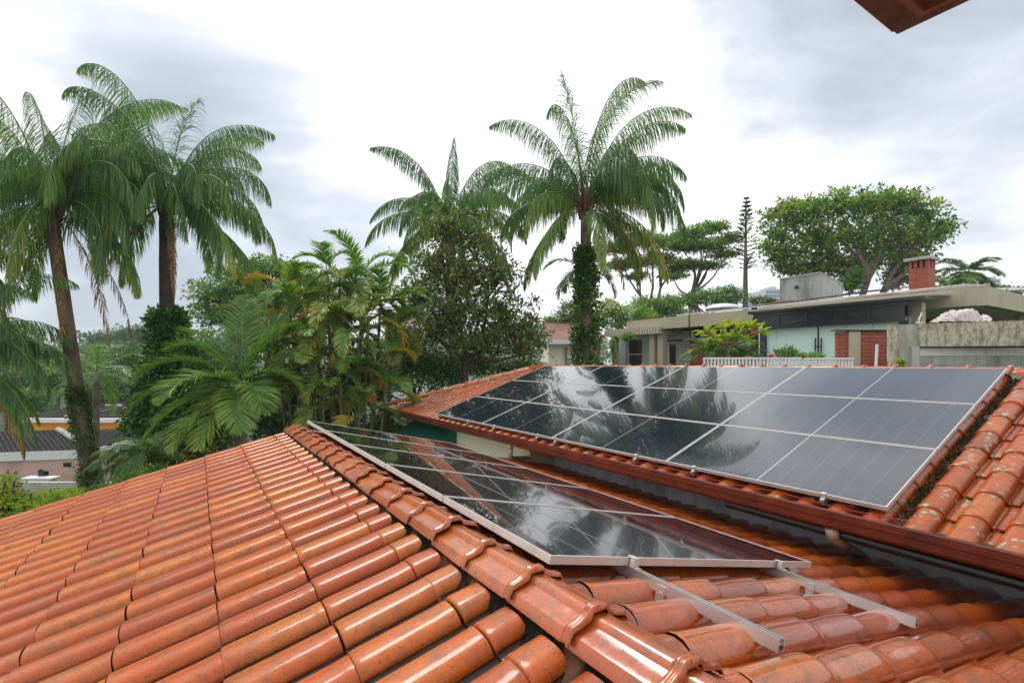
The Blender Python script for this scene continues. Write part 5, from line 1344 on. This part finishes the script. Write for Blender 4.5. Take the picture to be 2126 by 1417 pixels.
# clipped bright hedge bottom-left
def hedge(name, label, boxes, Y, n, size, mat, tint, seed):
    r = np.random.default_rng(seed); lob = px_lobes(boxes, Y, 0.9); C = lobe_pts(lob, n, r, 0.5, 0.1)
    q = lob[0][0]; t = empty(name, (q[0], q[1], tz(q[0], q[1])), label, 'hedge')
    V, F2, T = leaves(C, 0.10, 10, size, 0.5, tint, 0.16, r, cvar=0.13, up=0.8, tmax=1.0 if mat == M['leaf_b'] else 0.76); mesh_obj('foliage', V, F2, mat, t, T)
    m_ = MB()
    for l in lob:
        for k in range(3):
            x = l[0][0] + r.normal(0, .15); y = l[0][1] + r.normal(0, .1); branch(m_, (x, y, tz(x, y)), (x + r.normal(0, .2), y, l[0][2]), 0.04, 0.015, r, 0.03, 5, 4)
    m_.build('stems', M['bark_d'], t, True)
hedge('golden_hedge', 'bright yellow green hedge with a taller tuft at the bottom left', [(30, 1060, 50, 36), (85, 1052, 45, 28), (135, 1044, 45, 24), (18, 1025, 24, 30), (14, 996, 12, 24), (-40, 1050, 50, 60), (60, 1085, 60, 36)], 9.0, 900, 0.07, M['leaf_b'], 0.80, 91)
hedge('green_hedge', 'darker green hedge running right from the golden hedge', [(190, 1034, 50, 20), (240, 1020, 40, 18), (160, 1055, 60, 30), (290, 1004, 40, 18), (330, 988, 40, 18)], 10.2, 850, 0.07, M['leaf'], 0.5, 92)
# ---------------------------------------------------------------- background trees, left
tree('rain_tree', 'wide flat crowned tree behind the feather palm', 'tree', 33.0,
     [(455, 615, 55, 35), (500, 580, 55, 28), (560, 560, 60, 25), (620, 575, 60, 26), (670, 600, 45, 28), (540, 610, 70, 35), (440, 655, 45, 28), (600, 630, 70, 35), (690, 640, 50, 30), (500, 660, 60, 30), (640, 690, 60, 30)],
     (560, 760), 0.45, 2900, 10, 0.36, 0.25, M['leaf'], tint=0.48, tvar=0.12, cvar=0.15, fork=(560, 720), seed=101, nbr=60, flat=0.55, shell=0.9, dfac=1.2, up=0.5)
bgs = [(285, 700, 60, 38, 85, .25, 'distant'), (222, 712, 45, 26, 90, .3, 'distant'), (120, 740, 70, 30, 62, .55, ''), (30, 735, 60, 34, 60, .5, ''), (190, 735, 50, 26, 70, .45, ''), (270, 745, 45, 30, 48, .35, ''), (330, 735, 40, 30, 55, .4, ''),
       (100, 790, 60, 40, 44, .38, ''), (20, 790, 60, 40, 42, .35, ''), (180, 800, 60, 35, 40, .3, ''), (250, 800, 50, 38, 37, .3, ''), (60, 835, 50, 30, 38, .36, ''), (305, 790, 40, 40, 36, .3, ''), (360, 760, 40, 40, 40, .35, ''), (425, 745, 40, 35, 42, .4, ''), (145, 762, 45, 26, 52, .5, '')]
descr = ['bluish tree on the far skyline right of the second trunk', 'low bluish tree on the skyline between the left trunks', 'yellowish green crown left of the first palm trunk', 'light green crown at the far left edge', 'pale crown on the skyline right of the first trunk', 'dark rounded crown left of the second palm trunk', 'mid green crown directly behind the second palm trunk',
         'mid green crown behind the leftmost palm trunk', 'dark crown at the left edge above the pink house roof', 'dark crown just above the orange house roof', 'dark crown right of the orange house skylight', 'small crown touching the pink house roof', 'dark crown beside the climbing foliage', 'green crown in the gap right of the second trunk', 'green crown left of the feather palm tips', 'yellowish crown in the second row behind the first trunk']
for k, (px, py, rx, ry, Y, tn, kd) in enumerate(bgs):
    r = np.random.default_rng(200 + k)
    lob = [(px + r.normal(0, rx * .35), py + r.normal(0, ry * .3), rx * r.uniform(.45, .7), ry * r.uniform(.45, .75)) for _ in range(7)]
    s = Y / F
    tree('leafy_tree', descr[k], 'tree', Y, lob, (px, py + ry), 0.25, 560, 9, 8 * s, 5.2 * s, M['leaf_hazed'] if Y > 58 else M['leaf'], tint=tn, tvar=0.12, cvar=0.14, seed=300 + k, nbr=10, flat=0.3, shell=0.7, group='trees beyond the left houses', fork=(px, py + ry * .6))
# ---------------------------------------------------------------- background trees, centre/right
tree('umbrella_tree', 'left of two umbrella trees with bare twisted trunks behind the ivy palm', 'tree', 46.0,
     [(1285, 515, 42, 14), (1335, 498, 44, 13), (1390, 505, 40, 14), (1295, 550, 45, 10), (1365, 540, 50, 12), (1405, 560, 36, 9), (1320, 575, 30, 8)],
     (1345, 640), 0.24, 1500, 10, 0.42, 0.26, M['leaf'], 'bark', tint=0.50, tvar=0.12, fork=(1345, 615), seed=111, nbr=110, flat=0.6, shell=0.95, stems=5, up=0.4)
tree('umbrella_tree', 'right umbrella tree with domed crown left of the pine', 'tree', 44.0,
     [(1435, 487, 44, 13), (1480, 473, 38, 11), (1515, 495, 26, 12), (1412, 510, 36, 12), (1462, 512, 52, 12), (1505, 528, 36, 10), (1425, 548, 34, 9), (1470, 552, 40, 8), (1400, 575, 30, 7)],
     (1455, 640), 0.24, 1600, 10, 0.40, 0.25, M['leaf'], 'bark', tint=0.55, tvar=0.12, fork=(1450, 608), seed=112, nbr=110, flat=0.6, shell=0.95, stems=5, up=0.4)
tree('leafy_tree', 'low spreading tree on the roofline left of the pine', 'tree', 36.0,
     [(1420, 625, 45, 14), (1465, 612, 45, 12), (1510, 605, 35, 12), (1530, 618, 25, 10), (1495, 625, 50, 12)], (1470, 660), 0.2, 750, 10, 0.26, 0.17, M['leaf'], tint=0.42, seed=113, nbr=20, flat=0.5, shell=0.9, group='bushes behind the modern house')
tree('leafy_tree', 'bright green bush above the ribbed canopy', 'bush', 31.0,
     [(1275, 665, 30, 22), (1310, 655, 35, 24), (1265, 640, 25, 18), (1340, 660, 30, 18), (1230, 660, 30, 20)], (1300, 690), 0.15, 900, 10, 0.22, 0.15, M['leaf'], tint=0.60, seed=114, nbr=12, group='bushes behind the modern house')
tree('leafy_tree', 'mid green bush at the left end of the beige fascia', 'bush', 33.0,
     [(1355, 640, 30, 24), (1385, 632, 30, 20), (1400, 650, 30, 16), (1345, 660, 30, 18), (1330, 630, 22, 14)], (1370, 670), 0.15, 900, 10, 0.22, 0.15, M['leaf'], tint=0.48, seed=115, nbr=12, group='bushes behind the modern house')
tree('leafy_tree', 'dull green bush left of the ivy covered trunk', 'bush', 30.0,
     [(1185, 650, 30, 24), (1160, 665, 25, 18), (1210, 660, 25, 20), (1140, 680, 25, 20)], (1180, 690), 0.15, 600, 10, 0.22, 0.14, M['leaf'], tint=0.38, seed=116, nbr=10, group='bushes behind the modern house')
tree('leafy_tree', 'small bush on the roofline below the skylight dome', 'bush', 40.0,
     [(1575, 625, 22, 9), (1600, 630, 16, 8)], (1585, 650), 0.1, 220, 9, 0.2, 0.14, M['leaf'], tint=0.3, seed=117, nbr=6, group='bushes behind the modern house')
tree('leafy_tree', 'bush at the right edge beside the small palms', 'bush', 34.0,
     [(2085, 602, 22, 8), (2110, 606, 30, 8), (2060, 605, 16, 8)], (2090, 620), 0.1, 260, 9, 0.2, 0.14, M['leaf'], tint=0.4, seed=118, nbr=6, group='bushes behind the modern house')
tree('rubber_tree', 'huge rounded tree with glossy leaf rosettes behind the brick chimney', 'tree', 34.0,
     [(1625, 450, 45, 32), (1610, 505, 42, 35), (1680, 440, 50, 30), (1745, 430, 55, 28), (1810, 425, 55, 28), (1870, 425, 50, 28), (1915, 450, 42, 35), (1690, 500, 60, 40), (1770, 490, 60, 40), (1850, 490, 60, 40), (1920, 495, 45, 35), (1960, 475, 30, 18), (1640, 545, 45, 22), (1720, 545, 45, 25), (1800, 545, 45, 28), (1880, 540, 50, 30), (1855, 580, 30, 20), (1690, 565, 45, 16), (1630, 560, 30, 14), (1760, 575, 34, 16), (1900, 565, 30, 20)],
     (1795, 640), 0.42, 2000, 14, 0.34, 0.27, M['leaf'], 'bark', tint=0.54, tvar=0.11, cvar=0.2, fork=(1790, 600), seed=121, nbr=70, shell=0.75, jag=0.22, stems=3, aspect=0.5, up=0.7)
tree('leafy_tree', 'small dark leafed sapling below the rubber tree trunks', 'tree', 30.0,
     [(1768, 590, 16, 14), (1775, 572, 12, 10)], (1768, 625), 0.08, 160, 9, 0.22, 0.2, M['leaf'], tint=0.35, seed=122, nbr=6, group='bushes behind the modern house')
# Norfolk pine
r = np.random.default_rng(131); Y = 42.0
np_ = empty('norfolk_pine', (W(1548, 0, Y).x, Y, tz(W(1548, 0, Y).x, Y)), 'slender tiered pine standing between umbrella tree and rubber tree', 'tree')
pt = W(1549, 410, Y); pb = Vector((W(1546, 0, Y).x, Y, tz(W(1546, 0, Y).x, Y)))
trunk(np_, [pb, pb.lerp(pt, .5), pt], [0.28, 0.2, 0.03], M['bark'], seed=2)
Vs, Fs, Ts = [], [], []; b0 = 0; mbn = MB()
zt_ = pt.z; zb_ = CZ + zpx(555, Y)
for k in range(17):
    f = k / 16; z = zt_ - 0.15 - (zt_ - zb_) * f; Lb = 0.2 + 1.05 * f ** 0.8 * (1 if f < .8 else .7) * r.uniform(.85, 1.1)
    for q in range(5):
        a = q * 2 * PI / 7 + k * 0.4 + r.normal(0, .1); e_ = 0.35
        A_ = np.array([pt.x, Y, z]); D = unit(np.array([math.sin(a), math.cos(a), e_]))
        n_ = 22
        st = r.uniform(0.3, 1, n_); p = A_ + D * (st * Lb)[:, None]
        sd = unit(np.cross(D, [0, 0, 1.0])); sg = r.choice([-1, 1], n_)
        dd = unit(D * 0.6 + sd * sg[:, None] + r.normal(0, .2, (n_, 3)) + np.array([0, 0, .25])); wv = unit(np.cross(dd, r.normal(0, 1, (n_, 3))))
        l_ = 0.20 * (1.2 - st * .5)[:, None]
        V = np.stack([p - wv * .035, p + wv * .035, p + dd * l_ + wv * .02, p + dd * l_ - wv * .02], 1).reshape(-1, 3)
        Vs.append(V); Fs.append(np.arange(n_ * 4).reshape(-1, 4) + b0); b0 += n_ * 4; Ts.append(r.uniform(.05, .35, n_))
        mbn.tube([tuple(A_), tuple(A_ + D * Lb)], [0.03, 0.01], 4, caps=False)
mesh_obj('foliage', np.concatenate(Vs), np.concatenate(Fs), M['leaf'], np_, np.concatenate(Ts))
mbn.build('boughs', M['bark_d'], np_)
# frangipani + plants on the terrace
def rosette_tree(name, label, cat, Y, stem_px, heads, leafL, tint, flowers=()):
    r = np.random.default_rng(int(stem_px[0])); b = W(*stem_px, Y)
    t = empty(name, b, label, cat)
    m_ = MB(); hub = W(stem_px[0] + 6, stem_px[1] - 38, Y)
    branch(m_, b, hub, 0.055, 0.04, r, 0.03)
    V_, F_, T_ = [], [], []; k = 0
    for (px, py) in heads:
        h_ = W(px, py, Y + r.normal(0, .25)); branch(m_, hub, h_, 0.032, 0.018, r, 0.1)
        for q in range(17):
            a = q * 2.4; el = r.uniform(-0.25, 0.9); d = Vector((math.sin(a) * math.cos(el), math.cos(a) * math.cos(el), math.sin(el))); s_ = d.cross(Vector((0, 0, 1))).normalized()
            L = leafL * r.uniform(.7, 1.1); w_ = L * 0.15
            p1 = h_ + d * L * .5 + Vector((0, 0, .02)); p2 = h_ + d * L - Vector((0, 0, .06))
            V_ += [h_ + d * .03, p1 + s_ * w_, p2, p1 - s_ * w_]; F_.append((k, k + 1, k + 2, k + 3)); T_.append(np.clip(tint + r.normal(0, .1), 0, 1)); k += 4
    m_.build('branches', M['bark'], t, True)
    mesh_obj('foliage', [tuple(v) for v in V_], np.array(F_), M['leaf_b'], t, T_)
    for (px, py) in flowers:
        C = lobe_pts([(tuple(W(px, py, Y - .3)), (.10, .1, .07))], 22, r, 1.0); V, F2, T = leaves(C, .02, 3, .07, .8, .5, .1, r); mesh_obj('blossom', V, F2, M['flower_p'], t, T)
rosette_tree('frangipani', 'frangipani with pink blossoms behind the long white railing', 'tree', 14.2, (1507, 757), [(1465, 690), (1480, 700), (1500, 682), (1522, 672), (1540, 683), (1558, 675), (1575, 690), (1495, 712), (1550, 708), (1530, 695), (1512, 700), (1572, 682)], 0.38, 0.80, ((1472, 692), (1566, 684)))
small_palm('cycad like palm under the frangipani', (1475, 735), 15.2, 0.95, 18, 67, leaf=0.26, tint=0.45, inner=70, outer=0, droop=70, ld=0.05, tr=0.08)
small_palm('second low palm right of the frangipani stem', (1540, 738), 15.0, 0.85, 14, 68, leaf=0.24, tint=0.38, inner=70, outer=5, droop=70, ld=0.05, tr=0.08)
def spiky(name, label, px, py, Y, n, L, mat, tint, cat, seed, tip=0.0):
    r = np.random.default_rng(seed); b = W(px, py, Y); V_, F_, T_ = [], [], []; k = 0
    for q in range(n):
        a = q * 2.4; el = r.uniform(0.3, 1.3); d = Vector((math.sin(a) * math.cos(el), math.cos(a) * math.cos(el), math.sin(el))); s_ = d.cross(Vector((0, 0, 1))).normalized(); l_ = L * r.uniform(.7, 1.1); w_ = l_ * .13
        p1 = b + d * l_ * .5; p2 = b + d * l_ - Vector((0, 0, l_ * .25))
        V_ += [tuple(b - s_ * w_ * .5), tuple(b + s_ * w_ * .5), tuple(p1 + s_ * w_), tuple(p1 - s_ * w_), tuple(p2)]; F_ += [(k, k + 1, k + 2, k + 3), (k + 3, k + 2, k + 4)]; T_ += [tint, tint + tip]; k += 5
    return tag(mesh_obj(name, V_, F_, mat, None, T_), label, cat)
spiky('bromeliad', 'small orange bromeliad behind the railing beside the frangipani', 1553, 748, 13.3, 16, 0.22, M['flower_o'], .5, 'plant', 1)
spiky('bromeliad', 'large red orange bromeliad against the frosted glass', 1601, 745, 13.4, 26, 0.24, M['flower_o'], .5, 'plant', 2)
tree('potted_shrub', 'small shrub in front of the frosted glass right of the bromeliads', 'shrub', 13.6, [(1622, 733, 12, 8), (1638, 731, 12, 10), (1648, 735, 8, 8)], (1635, 750), 0.02, 130, 8, 0.07, 0.07, M['leaf'], tint=0.52, seed=141, nbr=4, fork=(1635, 745))
tree('potted_shrub', 'low leafy plant by the black door handles', 'shrub', 13.5, [(1668, 740, 10, 5), (1690, 739, 12, 5), (1705, 741, 8, 4)], (1688, 752), 0.02, 90, 8, 0.06, 0.07, M['leaf'], tint=0.6, seed=142, nbr=4, fork=(1688, 748))
tree('climber', 'thin climbing plant on the column by the mint curtain', 'plant', 24.5, [(1272, 715, 5, 16), (1275, 740, 5, 14)], (1273, 757), 0.03, 120, 8, 0.08, 0.09, M['leaf'], tint=0.58, seed=143, nbr=4, fork=(1273, 740))
tree('potted_shrub', 'weedy tuft at the foot of the concrete pillar', 'plant', 11.9, [(1867, 752, 5, 6), (1873, 755, 4, 4)], (1868, 760), 0.01, 40, 7, 0.05, 0.06, M['leaf'], tint=0.68, seed=144, nbr=3, fork=(1868, 757))
tree('small_tree', 'thin garden tree with sparse crown in front of the mint curtain', 'tree', 23.0, [(1300, 700, 12, 5), (1307, 697, 8, 4)], (1304, 720), 0.10, 60, 8, 0.1, 0.12, M['leaf'], 'bark', tint=0.55, seed=145, nbr=6, fork=(1304, 702))
# security lamp globe on the fascia end
gl = MB(); q = W(1300, 661, 27.2)
gl.tube([q + Vector((0, 0, -.2)), q + Vector((0, 0, -.02))], 0.03, 6)
gl.tube([q + Vector((0, 0, -.1)), q + Vector((0, 0, -.06)), q + Vector((0, 0, .02)), q + Vector((0, 0, .08)), q + Vector((0, 0, .11))], [0.05, .1, .12, .08, .02], 12)
tag(gl.build('dome_camera', M['steel_blk'], None, True), 'dark dome camera at the left end of the beige fascia', 'camera')
# far woods that read as one mass along the skyline
r = np.random.default_rng(401)
C = []
for k in range(1500):
    x = r.uniform(-260, 60); y = r.uniform(150, 230); z = tz(x, y) + r.uniform(0, 8.5) + 2.0 * math.sin(x * .07)
    C.append((x, y, z))
V, F2, T = leaves(C, 2.2, 9, 1.5, 0.7, 0.35, 0.12, r, flat=0.3)
tag(mesh_obj('far_woods', V, F2, M['leaf_hazed'], None, T), 'continuous belt of far woods along the skyline', 'woods', None, 'stuff')

# ------------------------------------------------------------------ damp air
hz = MB(); hz.box((-1560, -460, CZ - 9.5), (1560, 1960, CZ + 26)); ho = hz.build('haze', bpy.data.materials.new('haze_air'))
hm = ho.data.materials[0]; hm.use_nodes = True; ht = hm.node_tree; ht.nodes.clear()
hout = N(ht, 'ShaderNodeOutputMaterial'); hv = N(ht, 'ShaderNodeVolumePrincipled'); hv.inputs['Density'].default_value = 0.0007; hv.inputs['Color'].default_value = (0.86, 0.91, 1.0, 1)
ht.links.new(hv.outputs[0], hout.inputs['Volume']); tag(ho, None, None, None, 'stuff')
